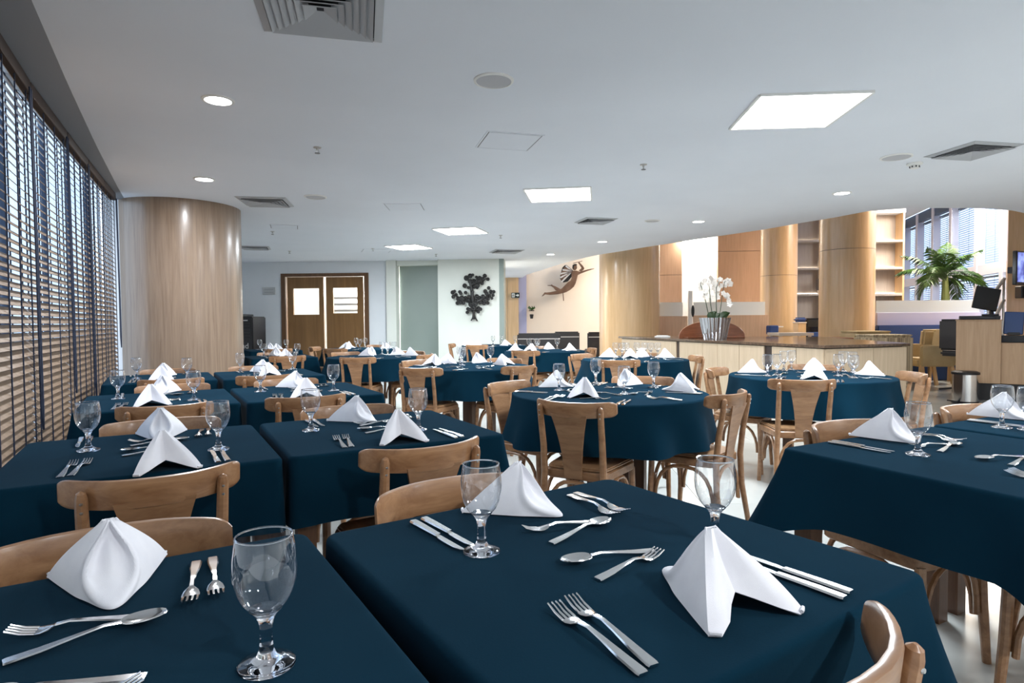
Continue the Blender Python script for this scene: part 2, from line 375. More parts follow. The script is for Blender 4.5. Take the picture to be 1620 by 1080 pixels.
# frame, two leaves with square panes
d = struct(bbox('door_1', -5.60, -4.80, VB + 0.0, VB + 0.045, 0.0, 1.36, DOORWOOD))
bbox('door_rail', -5.60, -4.80, VB, VB + 0.045, 1.93, 2.17, DOORWOOD, d)
bbox('door_stile', -5.60, -5.47, VB, VB + 0.045, 1.36, 1.93, DOORWOOD, d)
bbox('door_stile', -4.90, -4.80, VB, VB + 0.045, 1.36, 1.93, DOORWOOD, d)
bbox('pane', -5.47, -4.90, VB + 0.018, VB + 0.024, 1.36, 1.93, PANEG, d)
d = struct(bbox('door_2', -4.755, -3.935, VB + 0.03, VB + 0.075, 0.0, 1.385, DOORWOOD))
bbox('door_rail', -4.755, -3.935, VB + 0.03, VB + 0.075, 1.935, 2.17, DOORWOOD, d)
bbox('door_stile', -4.755, -4.60, VB + 0.03, VB + 0.075, 1.385, 1.935, DOORWOOD, d)
bbox('door_stile', -4.07, -3.935, VB + 0.03, VB + 0.075, 1.385, 1.935, DOORWOOD, d)
bbox('pane', -4.60, -4.07, VB + 0.048, VB + 0.054, 1.385, 1.935, PANEG, d)
fr = struct(bbox('door_frame', -5.73, -5.635, VB - 0.03, VB + 0.13, 0.0, 2.25, DOORFRAME))
bbox('jamb', -3.90, -3.805, VB - 0.03, VB + 0.13, 0.0, 2.25, DOORFRAME, fr)
bbox('head', -5.635, -3.90, VB - 0.03, VB + 0.13, 2.18, 2.25, DOORFRAME, fr)
# the white kitchen beyond
kb = struct(bbox('wall_kitchen', -6.4, -1.2, VB + 1.9, VB + 2.0, 0, 2.55, WHITEP))
bbox('side', -6.5, -6.4, VB + 0.13, VB + 2.0, 0, 2.55, WHITEP, kb); bbox('lid', -6.5, -1.2, VB + 0.13, VB + 2.0, 2.5, 2.55, WHITEP, kb)
rk = thing('kitchen_rack', 'grey shelf rack seen through right door pane', 'rack', B(-4.7, VB + 1.55), BA)
for k in range(4):
    MB().box((0, 0, 1.32 + 0.15 * k), (0.95, 0.3, 0.045)).build('shelf', BRUSHED, rk, bevel=0.004)
for sx in (-0.46, 0.46): MB().box((sx, 0, 0.95), (0.03, 0.3, 1.9)).build('upright', BRUSHED, rk, bevel=0.004)
# pilaster, recess, tree pillar
struct(bbox('trim_pilaster', -3.40, -3.19, VB - 0.10, VB + 0.2, 0, CEIL, PILLARP))
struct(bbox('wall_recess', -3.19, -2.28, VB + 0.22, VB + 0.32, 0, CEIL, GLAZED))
struct(bbox('trim_recess_head', -3.19, -2.28, VB + 0.02, VB + 0.22, 2.40, CEIL, PILLARP))
struct(bbox('wall_pillar', -2.28, -0.98, VB - 0.15, VB + 0.4, 0, CEIL, PILLARP))
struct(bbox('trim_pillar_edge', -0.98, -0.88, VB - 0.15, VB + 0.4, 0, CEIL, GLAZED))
pq = thing('wall_plaque', 'small brushed metal plaque on wall left of the doors', 'plaque', B(-6.0, VB - 0.012, 1.88), BA)
MB().box((0, 0, 0), (0.29, 0.012, 0.16)).build('plate', BRUSHED, pq, bevel=0.003)
for k in (-0.03, 0.03): MB().box((0, -0.008, k), (0.2, 0.004, 0.006)).build('engraved_line', GAP, pq)

# black cooler with lettering against the back wall
ck = thing('display_cooler', 'black upright cooler with white lettering beside the curved column', 'cooler', B(-6.33, VB - 0.62, 0), BA)
MB().box((0, 0, 0.66), (0.78, 0.6, 1.32)).build('body', BLACK, ck, bevel=0.02, seg=2)
MB().box((-0.1, 0, 1.345), (0.5, 0.5, 0.05)).build('lid', BLACK, ck, bevel=0.01)
for k in range(6): MB().box((0, -0.31, 0.86 + 0.065 * k), (0.66, 0.02, 0.03)).build('grille_bar', LEATHER, ck, bevel=0.004)
MB().box((-0.02, -0.308, 1.24), (0.62, 0.01, 0.02)).build('trim_strip', STITCH, ck)
def text(s, size, m, parent, loc, rot, name='lettering', ext=0.001):
    cu = D.curves.new(name, 'FONT'); cu.body = s; cu.size = size; cu.extrude = ext; cu.align_x = 'CENTER'; cu.align_y = 'CENTER'; cu.materials.append(m)
    tmp = D.objects.new(name, cu); COL.objects.link(tmp)
    me = D.meshes.new_from_object(tmp.evaluated_get(bpy.context.evaluated_depsgraph_get())); D.objects.remove(tmp)
    o = D.objects.new(name, me); COL.objects.link(o); o.parent = parent; o.location = loc; o.rotation_euler = rot
    return o
text('and', 0.16, STITCH, ck, (0.2, -0.322, 0.72), (PI / 2, 0, 0))

# tree relief made of iron rosettes
TP = VB - 0.15
def tp(cx, cy, dz=0.0):
    P = at_v(700 + cx / 10.8, 420 + cy / 10.8, TP); u, v = uv(P); return u, P.z
tree_o = at_v(748, 470, TP)
to_u, to_v = uv(tree_o)
tree = thing('tree_relief', 'dark iron tree relief of round rosettes on the pale pillar', 'sculpture', B(to_u, TP, tree_o.z), BA)
def tl(cx, cy):
    u, z = tp(cx, cy); return u - to_u, z - tree_o.z
DISC = [(415,215,45),(480,180,40),(525,165,25),(585,200,25),(640,215,35),(730,180,35),(780,235,30),(690,240,40),(620,270,50),(540,290,60),(480,270,40),(600,340,45),(550,360,35),(680,300,35),(600,380,25),(385,345,38),(450,380,25),(520,450,30),(180,460,35),(215,440,25),(195,535,32),(300,450,28),(320,480,28),(405,465,30),(240,500,28),(280,570,40),(340,560,45),(260,640,32),(310,620,40),(370,640,30),(400,560,40),(450,590,40),(460,530,30),(520,590,50),(500,660,50),(560,650,50),(590,530,40),(600,600,45),(540,720,50),(640,560,40),(650,620,40),(700,530,35),(735,440,35),(795,385,30),(760,480,35),(830,450,35),(880,450,30),(870,510,28),(800,520,35),(780,570,35),(850,560,25),(710,640,35),(780,640,30),(730,590,35),(440,740,30),(430,800,28),(470,760,35),(620,730,35),(655,745,30),(620,790,28),(590,760,30)]
ros = None
for k, (cx, cy, r) in enumerate(DISC):
    if ros is None:
        mb = MB(); mb.lathe([(0.55, -0.10), (1.0, -0.02), (1.0, 0.12), (0.86, 0.2), (0.72, 0.10), (0.5, 0.06), (0.34, 0.20), (0, 0.26)], 14, M=Matrix.Rotation(PI / 2, 3, 'X'))
        ros = mb.build('rosette', IRON, tree); o = ros
    else:
        o = ros.copy(); COL.objects.link(o)
    x, z = tl(cx, cy); s = r / 10.8 * 13 / F * 1.05
    o.location = (x, -0.045 - 0.02 * (k % 3), z); o.scale = (s, s, s)
def lim(pts, r):
    return [(tl(a, b)[0], -0.055, tl(a, b)[1]) for a, b in pts], [q / 10.8 * 13 / F for q in r]
for nm, pts, r in (('trunk', [(535, 920), (538, 830), (540, 740), (525, 600), (505, 400), (470, 260)], [24, 22, 30, 34, 28, 20]), ('root', [(538, 830), (520, 900), (493, 940)], [14, 14, 10]), ('root', [(545, 830), (570, 900), (602, 950)], [14, 14, 10]),
                   ('branch', [(520, 640), (380, 590), (200, 500)], [24, 20, 12]), ('branch', [(560, 640), (690, 570), (850, 470)], [24, 20, 12]), ('branch', [(500, 330), (620, 290), (760, 220)], [22, 22, 12]), ('branch', [(540, 760), (640, 750)], [18, 10]), ('branch', [(530, 770), (440, 770)], [18, 10])):
    a, rr = lim(pts, r); MB().tube(a, rr, 7).build(nm, IRON, tree)

# ------------------------------------------------------------------ corridor wall with the flying figure
VC = 18.6
def slabz(px0, px1, z0, z1, v, th, name, m, parent=None):
    a = at_v(px0, 500, v); b = at_v(px1, 500, v); ua, ub = uv(a)[0], uv(b)[0]
    return bbox(name, ua, ub, v, v + th, z0, z1, m, parent)
wp = struct(slabz(780, 803, 0, LOUNGE, VC - 0.06, 0.1, 'trim_wood_panel', OAKW)); slabz(803.4, 820.5, 0, LOUNGE, VC - 0.07, 0.1, 'panel', OAKW, wp)
struct(slabz(820.5, 833, 0, LOUNGE, VC - 0.03, 0.1, 'trim_lavender_strip', LAVEN))
ss = thing('exit_sign', 'green exit sign with white running-man door and arrow', 'sign', at_v(815.5, 467, VC - 0.11), BA)
sw = wpx(13, 18.4); sh = wpx(8.4, 18.4)
MB().box((0, 0, 0), (sw, 0.03, sh)).build('plate', EXITG, ss, bevel=0.003)
MB().prism([(-0.105, -0.06), (-0.025, -0.06), (-0.025, 0.06), (-0.105, 0.06)], 0, 0.006, Matrix.Rotation(PI / 2, 3, 'X')).build('door_symbol', SIGNW, ss).location = (0, -0.016, 0)
mb = MB().prism([(0.005, -0.012), (0.06, -0.012), (0.06, -0.045), (0.112, 0), (0.06, 0.045), (0.06, 0.012), (0.005, 0.012)], 0, 0.006, Matrix.Rotation(PI / 2, 3, 'X')); mb.build('arrow', SIGNW, ss).location = (0, -0.016, 0)
mb = MB(); mb.lathe([(0, -0.004), (0.011, -0.004), (0.011, 0.004), (0, 0.004)], 10, (-0.066, -0.024, 0.035), M=Matrix.Rotation(PI / 2, 3, 'X'))
for a, b in (((-0.066, 0.02), (-0.07, -0.012)), ((-0.07, -0.012), (-0.045, -0.045)), ((-0.07, -0.012), (-0.095, -0.04)), ((-0.066, 0.016), (-0.04, -0.002)), ((-0.066, 0.016), (-0.095, 0.0))):
    mb.bar((a[0], -0.024, a[1]), (b[0], -0.024, b[1]), 0.012, 0.006, (0, 1, 0))
mb.build('running_man', EXITG, ss)

fo = at_v(905, 440, VC - 0.1); fu, _ = uv(fo)
fig = thing('flying_figure_relief', 'flat bronze flying winged figure on the beige wall', 'sculpture', B(fu, VC - 0.1, fo.z), BA)
def fp(cx, cy):
    P = at_v(790 + cx / 9.53, 400 + cy / 9.53, VC - 0.1); return uv(P)[0] - fu, P.z - fo.z
RX = Matrix.Rotation(PI / 2, 3, 'X')
def fpoly(name, pts, y0, y1, m, par=fig):
    return MB().prism([fp(*q) for q in pts], y0, y1, RX).build(name, m, par, smooth=0, bevel=0.006)
fpoly('body', [(1110, 268), (1085, 292), (1088, 380), (1072, 420), (1035, 440), (985, 490), (945, 532), (900, 560), (850, 574), (760, 592), (700, 596), (684, 592), (660, 625), (635, 657), (660, 648), (692, 625), (760, 634), (880, 624), (960, 606), (1010, 590), (1070, 556), (1122, 510), (1150, 460), (1166, 400), (1182, 335), (1230, 310), (1330, 272), (1430, 240), (1428, 233), (1380, 240), (1330, 250), (1265, 268), (1205, 282), (1165, 268)], 0, 0.05, BRONZE)
fpoly('raised_arm', [(1190, 268), (1215, 250), (1238, 228), (1212, 185), (1185, 150), (1205, 138), (1222, 160), (1258, 195), (1280, 232), (1270, 255), (1235, 278)], 0.01, 0.06, BRONZE)
fpoly('rear_leg', [(930, 552), (905, 535), (845, 503), (805, 488), (790, 472), (778, 484), (722, 486), (730, 493), (778, 498), (812, 520), (850, 566), (900, 572)], -0.02, 0.03, BRONZE)
fpoly('head', [(1135 + 36 * math.cos(t * PI / 8), 218 + 44 * math.sin(t * PI / 8)) for t in range(16)], 0, 0.06, BRONZE)
fpoly('hair', [(1100, 215), (1102, 185), (1130, 168), (1165, 170), (1172, 190), (1140, 188), (1122, 205), (1118, 245), (1104, 240)], 0.06, 0.075, IRON)
fpoly('held_board', [(1108, 154), (1250, 120), (1252, 128), (1110, 162)], 0.02, 0.06, BRONZE)
wing = fpoly('wing', [(1010, 180), (1060, 222), (1110, 262), (1090, 300), (1086, 365), (1032, 430), (965, 446), (930, 415), (912, 380), (928, 300), (950, 220), (985, 186)], -0.03, 0.02, IRON)
for k in range(9):
    t = k / 8; ax, ay = 1095, 275; bx = 1000 - 85 * math.sin(t * PI * 0.75) - 0 * t; by = 195 + 240 * t
    (x0, z0), (x1, z1) = fp(ax, ay), fp(bx, by)
    MB().bar((x0, -0.03, z0), (x1, -0.03, z1), 0.045, 0.02, (0, 1, 0)).build('feather', BRONZE if k % 2 else STITCH, wing)
MB().bar((fp(960, 600)[0], 0.03, fp(960, 600)[1]), (fp(970, 720)[0], 0.08, fp(970, 720)[1]), 0.02, 0.02).build('support_rod', BRONZE, fig)
# small wall planter
pp = at_v(841, 488, VC - 0.12)
pl = thing('wall_planter', 'tiny green plant on wall bracket left of the flying figure', 'plant', pp, BA)
MB().box((0, 0, -0.06), (0.16, 0.12, 0.025)).build('bracket', IRON, pl, bevel=0.004)
MB().lathe([(0, -0.30), (0.04, -0.30), (0.06, -0.18), (0.05, -0.17), (0, -0.19)], 12).build('hanging_pot', IRON, pl)
for k in range(12):
    a = k * 2.4; MB().add([(0, 0, -0.05), (0.09 * math.cos(a), 0.09 * math.sin(a), 0.06 + 0.03 * math.sin(k)), (0.12 * math.cos(a + .4), 0.12 * math.sin(a + .4), 0.02), (0.06 * math.cos(a + .7), 0.06 * math.sin(a + .7), -0.03)], [[0, 1, 2, 3]]).build('leaf', GREEN, pl, recalc=False)

# ------------------------------------------------------------------ black lounge seats in front of that wall
def sofa(px0, px1, ytop, dep, label, seats):
    a = at_d(px0, 530, dep); b = at_d(px1, 530, dep); c = (a + b) / 2; wid = (b - a).length; h = at_d((px0 + px1) / 2, ytop, dep).z
    t = thing('lounge_sofa', label, 'sofa', (c.x, c.y, 0), -YAW)
    MB().box((0, 0.0, h * 0.28), (wid, 0.75, h * 0.44)).build('seat_base', LEATHER, t, bevel=0.03, seg=2)
    for k in range(seats):
        x0 = -wid / 2 + wid * k / seats; x1 = -wid / 2 + wid * (k + 1) / seats
        bk = MB().box(((x0 + x1) / 2, -0.34, h * 0.6), (x1 - x0 - 0.03, 0.16, h * 0.8)).build('backrest', LEATHER, t, bevel=0.03, seg=2)
        MB().box(((x0 + x1) / 2, -0.425, h * 0.86), (x1 - x0 - 0.06, 0.012, 0.02)).build('piping', STITCH, bk)
    for sx in (-1, 1):
        for sy in (-0.3, 0.3): MB().box((sx * (wid / 2 - 0.08), sy, h * 0.03), (0.05, 0.05, h * 0.07)).build('foot', BLACK, t)
    return t
sofa(817, 886, 526.5, 14.5, 'long black leather sofa with pale piping, left of two', 1)
sofa(874, 915, 524, 15.6, 'taller black leather sofa standing right of the long one', 1)
sofa(926, 972, 524.5, 15.9, 'black leather sofa half hidden behind large oak column', 2)

# ------------------------------------------------------------------ columns
def column(name, label, c, r, m, seams=(), z1=LOUNGE, n=64):
    t = thing(name, label, 'column', (c[0], c[1], 0))
    zs = [0] + [s for s in seams] + [z1]
    for k in range(len(zs) - 1):
        g0 = 0.004 if k else 0; g1 = 0.004 if k < len(zs) - 2 else 0
        mb = MB(); mb.lathe([(0, zs[k] + g0), (r, zs[k] + g0), (r, zs[k + 1] - g1), (0, zs[k + 1] - g1)], n); mb.build('cladding', m, t, smooth=40)
    if seams:
        mb = MB(); mb.lathe([(0, 0.01), (r - 0.006, 0.01), (r - 0.006, z1 - 0.01), (0, z1 - 0.01)], n); mb.build('core', HEADW, t)
    return t
column('oak_column', 'broad oak-clad round column at the end of the blinds', (0.31, 8.0), 0.635, OAK, z1=CEIL)
def colpx(px0, px1, dep, label, m, seams=(), name='oak_column'):
    P = at_d((px0 + px1) / 2, 480, dep); return column(name, label, (P.x, P.y), wpx(px1 - px0, dep) / 2 * 0.985, m, seams)
def zat(py, dep, px=1200): return at_d(px, py, dep).z
colpx(948, 1043, 13.4, 'wide pale oak column behind the counter\'s left end', OAKW)
colpx(1204, 1259, 14.6, 'slim oak column at middle of lounge, half in shade', OAKW, (zat(437, 14.6),))
colpx(1299, 1379, 12.3, 'thick oak column right of the lit shelves', OAKW, (zat(397, 12.3, 1340),))

# ------------------------------------------------------------------ lounge back panels
VL = 16.4
def panel(px0, px1, py_list, v, m, label, name='wall_panel'):
    a = at_v(px0, 480, v); b = at_v(px1, 480, v); ua, ub = uv(a)[0], uv(b)[0]
    t = thing(name, label, 'panel', B((ua + ub) / 2, v, 0), BA)
    zs = [0] + sorted(at_v((px0 + px1) / 2, q, v).z for q in py_list) + [LOUNGE]
    for k in range(len(zs) - 1):
        MB().box((0, 0.03, (zs[k] + zs[k + 1]) / 2), (ub - ua - 0.008, 0.06, zs[k + 1] - zs[k] - 0.010)).build('board', m, t, bevel=0.003)
    MB().box((0, 0.06, LOUNGE / 2), (ub - ua, 0.03, LOUNGE)).build('backing', HEADW, t)
    return t
panel(1036, 1079, (435, 530), VL, OAKR, 'narrow oak wall panel right of the wide column')
panel(1079, 1136, (560,), VL + 0.5, WHITEP, 'brightly washed white wall panel behind the orchid')
panel(1135, 1210, (397, 530), VL - 0.2, OAKR, 'russet veneer wall panel right of the white one')
area('wall_wash_lamp', B(uv(at_v(1100, 480, VL))[0], VL + 0.12, 3.45), 60, 0.7, (1, 0.95, 0.86), 'SQUARE', (R(22), 0, BA))
# low partition with frosted glass on top
def partition(px0, px1, ytop, yglass, dep, label, gx0=None, gx1=None, base=OAKR):
    a = at_d(px0, 500, dep); b = at_d(px1, 500, dep); c = (a + b) / 2; wid = (b - a).length
    zt = at_d((px0 + px1) / 2, ytop, dep).z; zg = at_d((px0 + px1) / 2, yglass, dep).z
    t = thing('low_partition', label, 'partition', (c.x, c.y, 0), -YAW)
    MB().box((0, 0, zt / 2), (wid, 0.08, zt)).build('base', base, t, bevel=0.004)
    g0 = -wid / 2 if gx0 is None else (gx0 - (px0 + px1) / 2) * dep / F; g1 = wid / 2 if gx1 is None else (gx1 - (px0 + px1) / 2) * dep / F
    MB().box(((g0 + g1) / 2, 0, (zt + zg) / 2), (g1 - g0, 0.012, zg - zt)).build('frosted_screen', FROST if base is LAVEN else FROSTW, t)
    return t
partition(1041, 1087, 500, 478, 13.9, 'low orange-brown partition with frosted glass, left piece', gx1=1080)
partition(1097, 1215, 498.5, 477.5, 13.7, 'long orange-brown partition with frosted glass behind the orchid', gx1=1210)
pst = at_d(1092, 500, 13.8)
t = thing('white_post', 'white post between the two orange-brown partitions', 'post', (pst.x, pst.y, 0), -YAW)
MB().box((0, 0, 0.92), (0.085, 0.06, 1.84)).build('shaft', WHITEP, t, bevel=0.005); MB().box((0, 0, 0.01), (0.14, 0.1, 0.02)).build('foot', WHITEP, t)
t = thing('door_handle_panel', 'small black oval plate beside white partition post', 'plate', at_d(1096, 492, 13.62), -YAW)
MB().prism([(0.05 * math.cos(k * PI / 8) * 0.7, 0.13 * math.sin(k * PI / 8)) for k in range(16)], 0, 0.01, RX).build('plate', BLACK, t); MB().box((0, -0.015, 0), (0.012, 0.02, 0.12)).build('grip', BLACK, t, bevel=0.003)

# lit shelf walls
def shelfwall(px0, px1, ys, v, m, label, side=None, ytop=None):
    a = at_v(px0, 480, v); b = at_v(px1, 480, v); ua, ub = uv(a)[0], uv(b)[0]; wd = ub - ua
    zt = LOUNGE if ytop is None else at_v((px0 + px1) / 2, ytop, v).z
    t = thing('shelf_wall', label, 'shelf', B((ua + ub) / 2, v, 0), BA)
    MB().box((0, 0.32, zt / 2), (wd, 0.04, zt)).build('back_board', m, t)
    for sx in (-1, 1): MB().box((sx * (wd / 2 - 0.02), 0.15, zt / 2), (0.04, 0.3, zt)).build('side_board', m if sx < 0 else (side or m), t)
    for q in ys:
        z = at_v((px0 + px1) / 2, q, v).z
        s = MB().box((0, 0.15, z), (wd - 0.08, 0.3, 0.05)).build('shelf', m, t, bevel=0.003)
        MB().box((0, 0.29, z + 0.036), (wd - 0.1, 0.02, 0.018)).build('light_strip', COVEL, s)
    return t
shelfwall(1256, 1303, (381, 425, 466), VL + 0.3, GREYW, 'lit shelf niche between slim and thick oak columns')
shelfwall(1376, 1430, (381, 424, 466), 14.2, GREYW, 'greige shelf unit with glowing edges beside the windows', OAKW, 337)
struct(slabz(1376, 1431, at_v(1400, 336.5, 14.2).z, LOUNGE, 14.2, 0.6, 'trim_bulkhead', CEILP))

# ------------------------------------------------------------------ lounge windows (from far left to near right)
def on_window(px):
    d = ray(px, 480); n = WN; t = (WA - CAM).dot(n) / d.dot(n); return (CAM + d * t - WA).dot(WDn)
def wpt(s, z, off=0.0): return WA + WDn * s + WN * off + Vector((0, 0, z))
ZT, ZTR0, ZTR1 = 3.80, 2.10, 2.32
bays = [1433, 1453.5, 1478.5, 1507, 1548, 1589, 1606]
ms = [on_window(q) for q in bays]
for k in range(6):
    s0, s1 = ms[k], ms[k + 1]
    wn = struct(MB().bar(wpt(s0 + 0.07, 0.5, 0.05), wpt(s1 - 0.07, 0.5, 0.05), 0.06, 1.0).build('window_%d' % (k + 1), FRAMEW, smooth=0))
    MB().bar(wpt(s0, 0, 0), wpt(s0, LOUNGE, 0), 0.14, 0.16, tuple(WN)).build('mullion', FRAMEW, wn, smooth=0)
    MB().bar(wpt(s0 + 0.08, (ZTR0 + ZTR1) / 2, 0), wpt(s1 - 0.08, (ZTR0 + ZTR1) / 2, 0), 0.12, ZTR1 - ZTR0).build('transom', FRAMEW, wn, smooth=0)
    MB().bar(wpt(s0 + 0.08, (ZT + LOUNGE) / 2, 0), wpt(s1 - 0.08, (ZT + LOUNGE) / 2, 0), 0.12, LOUNGE - ZT).build('head', FRAMEB, wn, smooth=0)
    for a, b in ((1.02, ZTR0), (ZTR1, ZT)):
        MB().bar(wpt(s0 + 0.07, (a + b) / 2, 0.06), wpt(s1 - 0.07, (a + b) / 2, 0.06), 0.01, b - a).build('pane', PANEG, wn, smooth=0)
    if k < 5:
        for (a, b, nm) in ((1.05, ZTR0 - 0.02, 'lower'), (ZTR1 + 0.02, ZT - 0.02, 'upper')):
            ords = ['first', 'second', 'third', 'fourth', 'fifth']
            bl = thing('venetian_blind', 'bluish venetian blind in %s pane of %s lounge window from the left' % (nm, ords[k]), 'blind', wpt((s0 + s1) / 2, a, -0.08), math.atan2(WDn.y, WDn.x))
            wd = s1 - s0 - 0.16; mb = MB(); z = 0.03
            Mt = Matrix.Rotation(R(42), 3, 'X')
            while z < b - a - 0.05:
                mb.box((0, 0, z), (wd, 0.045, 0.003), Mt); z += 0.05
            tag(mb.build('slats', SLATB, bl, smooth=0, recalc=False), kind='stuff')
            MB().box((0, 0, b - a - 0.02), (wd, 0.05, 0.04)).build('headrail', FRAMEB, bl)
            for q in (-0.42, 0.0, 0.42): MB().box((q * wd, -0.026, (b - a) / 2), (0.008, 0.004, b - a - 0.04)).build('ladder_cord', FRAMEB, bl)
# frosted balustrade + lavender plinth + blue bench in front of the windows
partition(1386, 1549, 494, 475, 12.3, 'lavender low wall with frosted glass under the palm', base=LAVEN)
def bench(px0, px1, ytop, dep, label):
    a = at_d(px0, 530, dep); b = at_d(px1, 530, dep); c = (a + b) / 2; wid = (b - a).length; h = at_d((px0 + px1) / 2, ytop, dep).z
    t = thing('banquette', label, 'bench', (c.x, c.y, 0), -YAW)
    MB().box((0, -0.24, 0.22), (wid, 0.36, 0.42)).build('seat', BLUEF, t, bevel=0.02, seg=2)
    MB().box((0, 0.0, h / 2), (wid, 0.14, h)).build('backrest', BLUEF, t, bevel=0.02, seg=2)
    return t
bench(1386, 1496, 514, 12.15, 'long blue banquette below the frosted glass, left one')
bench(1500, 1545, 513, 12.15, 'short blue banquette behind the tan armchair')

# palm
pb = at_d(1493, 500, 12.75)
palm = thing('potted_palm', 'green feather palm rising behind the frosted glass', 'palm', (pb.x, pb.y, 0), -YAW)
MB().lathe([(0, 0), (0.2, 0), (0.26, 0.45), (0.24, 0.45), (0.22, 0.40), (0, 0.40)], 20).build('pot', WHITEP, palm)
zc = zat(437, 12.75, 1493)
MB().tube([(0, 0, 0.4), (0.01, 0, 1.0), (0.03, 0, 1.5), (0.02, 0, zc)], [0.085, 0.075, 0.085, 0.05], 10).build('trunk', TRUNK, palm)
fr_dirs = [(-62, 8, 1.0, .75), (-40, 20, .9, .5), (-18, 0, .72, .35), (5, 30, .75, .25), (-75, -25, .95, .95), (38, -15, .85, .35), (70, 10, 1.0, .62), (84, -10, .95, .85), (55, 25, .8, .5), (-55, -30, .8, .9), (100, 20, .8, 1.2), (-100, 10, .8, 1.15), (20, -40, .6, .6), (-15, -45, .7, .9), (115, -20, .6, 1.4)]
for k, (tilt, yaw, ln, droop) in enumerate(fr_dirs):
    # a frond: curved rachis with two combs of leaflets
    el = R(90 - abs(tilt)); sgn = 1 if tilt >= 0 else -1
    hx = math.cos(R(yaw)) * sgn; hy = math.sin(R(yaw)) * 1.5
    pts = []; p = Vector((0, 0, zc)); e = el
    for i in range(15):
        pts.append(p.copy()); st = ln / 14; p = p + Vector((hx * math.cos(e), hy * math.cos(e), math.sin(e))) * st; e -= droop * (0.05 + 0.012 * i)
    mb = MB(); mb.tube(pts, [0.014 * (1 - i / 18) for i in range(15)], 5)
    for i in range(2, 15):
        tg = (pts[min(i + 1, 14)] - pts[i - 1]).normalized(); sd = tg.cross(Vector((0, 0, 1)));
        if sd.length < 1e-3: sd = Vector((0, 1, 0))
        sd.normalize()
        for s in (-1, 1):
            for h in (0, 0.5):
                q = pts[i] - tg * st * h
                L = 0.36 * math.sin(PI * min(1, 0.18 + (i - h) / 17)) * random.uniform(0.85, 1.1)
                dr = (sd * s * 0.75 + tg * 0.65 + Vector((0, 0, random.uniform(-0.25, 0.05)))).normalized()
                mid = q + dr * L * 0.5; tip = q + dr * L + Vector((0, 0, -0.10 * L / 0.3))
                wv = tg * 0.016
                mb.add([q - wv * .6, q + wv * .6, mid + wv, tip, mid - wv], [[0, 1, 2, 3, 4]])
    mb.build('frond', GREEN, palm, recalc=False, smooth=0)

# ------------------------------------------------------------------ angled counter
CH = 0.88
def at_dxy(px, dep, z=0.0):
    P = at_d(px, 500, dep); return Vector((P.x, P.y, z))
C1, C2, C3, C4 = at_dxy(978, 12.0), at_dxy(1305, 7.1), at_dxy(1441, 7.6), at_dxy(1300, 10.7)
ctr = thing('angled_counter', 'long angled serving counter with dark stone top and pale doors', 'counter', (C2.x, C2.y, 0))
def rel(P, z=None):
    q = P - Vector((C2.x, C2.y, 0)); return q if z is None else Vector((q.x, q.y, z))
MB().prism([tuple(rel(q)[:2]) for q in (C1, C2, C3, C4)], CH - 0.035, CH).build('countertop', COUNTERTOP, ctr, bevel=0.004)
cen = (C1 + C2 + C3 + C4) / 4
ins = [q + (cen - q).normalized() * 0.10 for q in (C1, C2, C3, C4)]
MB().prism([tuple(rel(q)[:2]) for q in ins], 0.0, CH - 0.037).build('carcass', HEADW, ctr)
def hit_line(px, A, Bp):
    d = ray(px, 500); d = Vector((d.x, d.y)); e = Vector((Bp.x - A.x, Bp.y - A.y))
    # CAM.xy + d t = A + e s
    den = d.x * (-e.y) + e.x * d.y
    s = (d.x * (-(A.y)) - d.y * (-(A.x)))
    s = (d.x * (0 - A.y) - d.y * (0 - A.x)) / (d.x * e.y - d.y * e.x)
    return Vector((A.x + e.x * s, A.y + e.y * s, 0))
def front_panels(A, Bp, cuts, nrm_in):
    for a, b in zip(cuts, cuts[1:]):
        p = hit_line(a, A, Bp) + nrm_in * 0.03; q = hit_line(b, A, Bp) + nrm_in * 0.03; dd = (q - p).normalized() * 0.004
        z0, z1 = 0.06, CH - 0.045
        MB().bar(rel(p + dd, (z0 + z1) / 2), rel(q - dd, (z0 + z1) / 2), 0.022, z1 - z0).build('door', OAKC, ctr, bevel=0.002, smooth=0)
n12 = (C2 - C1); n12 = Vector((-n12.y, n12.x, 0)).normalized(); n12 = n12 if n12.dot(cen - C1) > 0 else -n12
n23 = (C3 - C2); n23 = Vector((-n23.y, n23.x, 0)).normalized(); n23 = n23 if n23.dot(cen - C2) > 0 else -n23
front_panels(C1, C2, [982, 1021, 1068], n12); front_panels(C1, C2, [1073, 1110, 1133, 1168, 1207], n12); front_panels(C1, C2, [1219, 1258, 1301], n12)
front_panels(C2, C3, [1309, 1385, 1438], n23)

# orchid in a fluted silver bucket, half-round board behind it
op = at_dxy(1131, 9.7, CH)
bk = thing('fluted_bucket', 'silver fluted bucket holding the white orchid', 'bucket', op, -YAW)
rb, rt, hb = wpx(16.5, 9.7), wpx(23.5, 9.7), wpx(34, 9.7)
MB().lathe([(0, 0.004), (rb, 0), (rb * 1.04, 0.02), (rt * 0.97, hb - 0.02), (rt, hb), (rt * 0.95, hb - 0.005), (rb * 0.95, 0.03), (0, 0.03)], 132, flute=0.05, nf=22).build('shell', VASE, bk, smooth=60)
MB().lathe([(0, hb * 0.8), (rt * 0.86, hb * 0.8), (rt * 0.86, hb * 0.82), (0, hb * 0.84)], 20).build('soil', HEADW, bk)
oc = thing('orchid', 'white phalaenopsis orchid arching out of silver bucket', 'orchid', op + Vector((0, 0, hb * 0.84)), -YAW)
def opx(px, py): return ((px - 1131) * 9.7 / F, 0, at_d(1131, py, 9.7).z - op.z - hb * 0.84)
flow = None
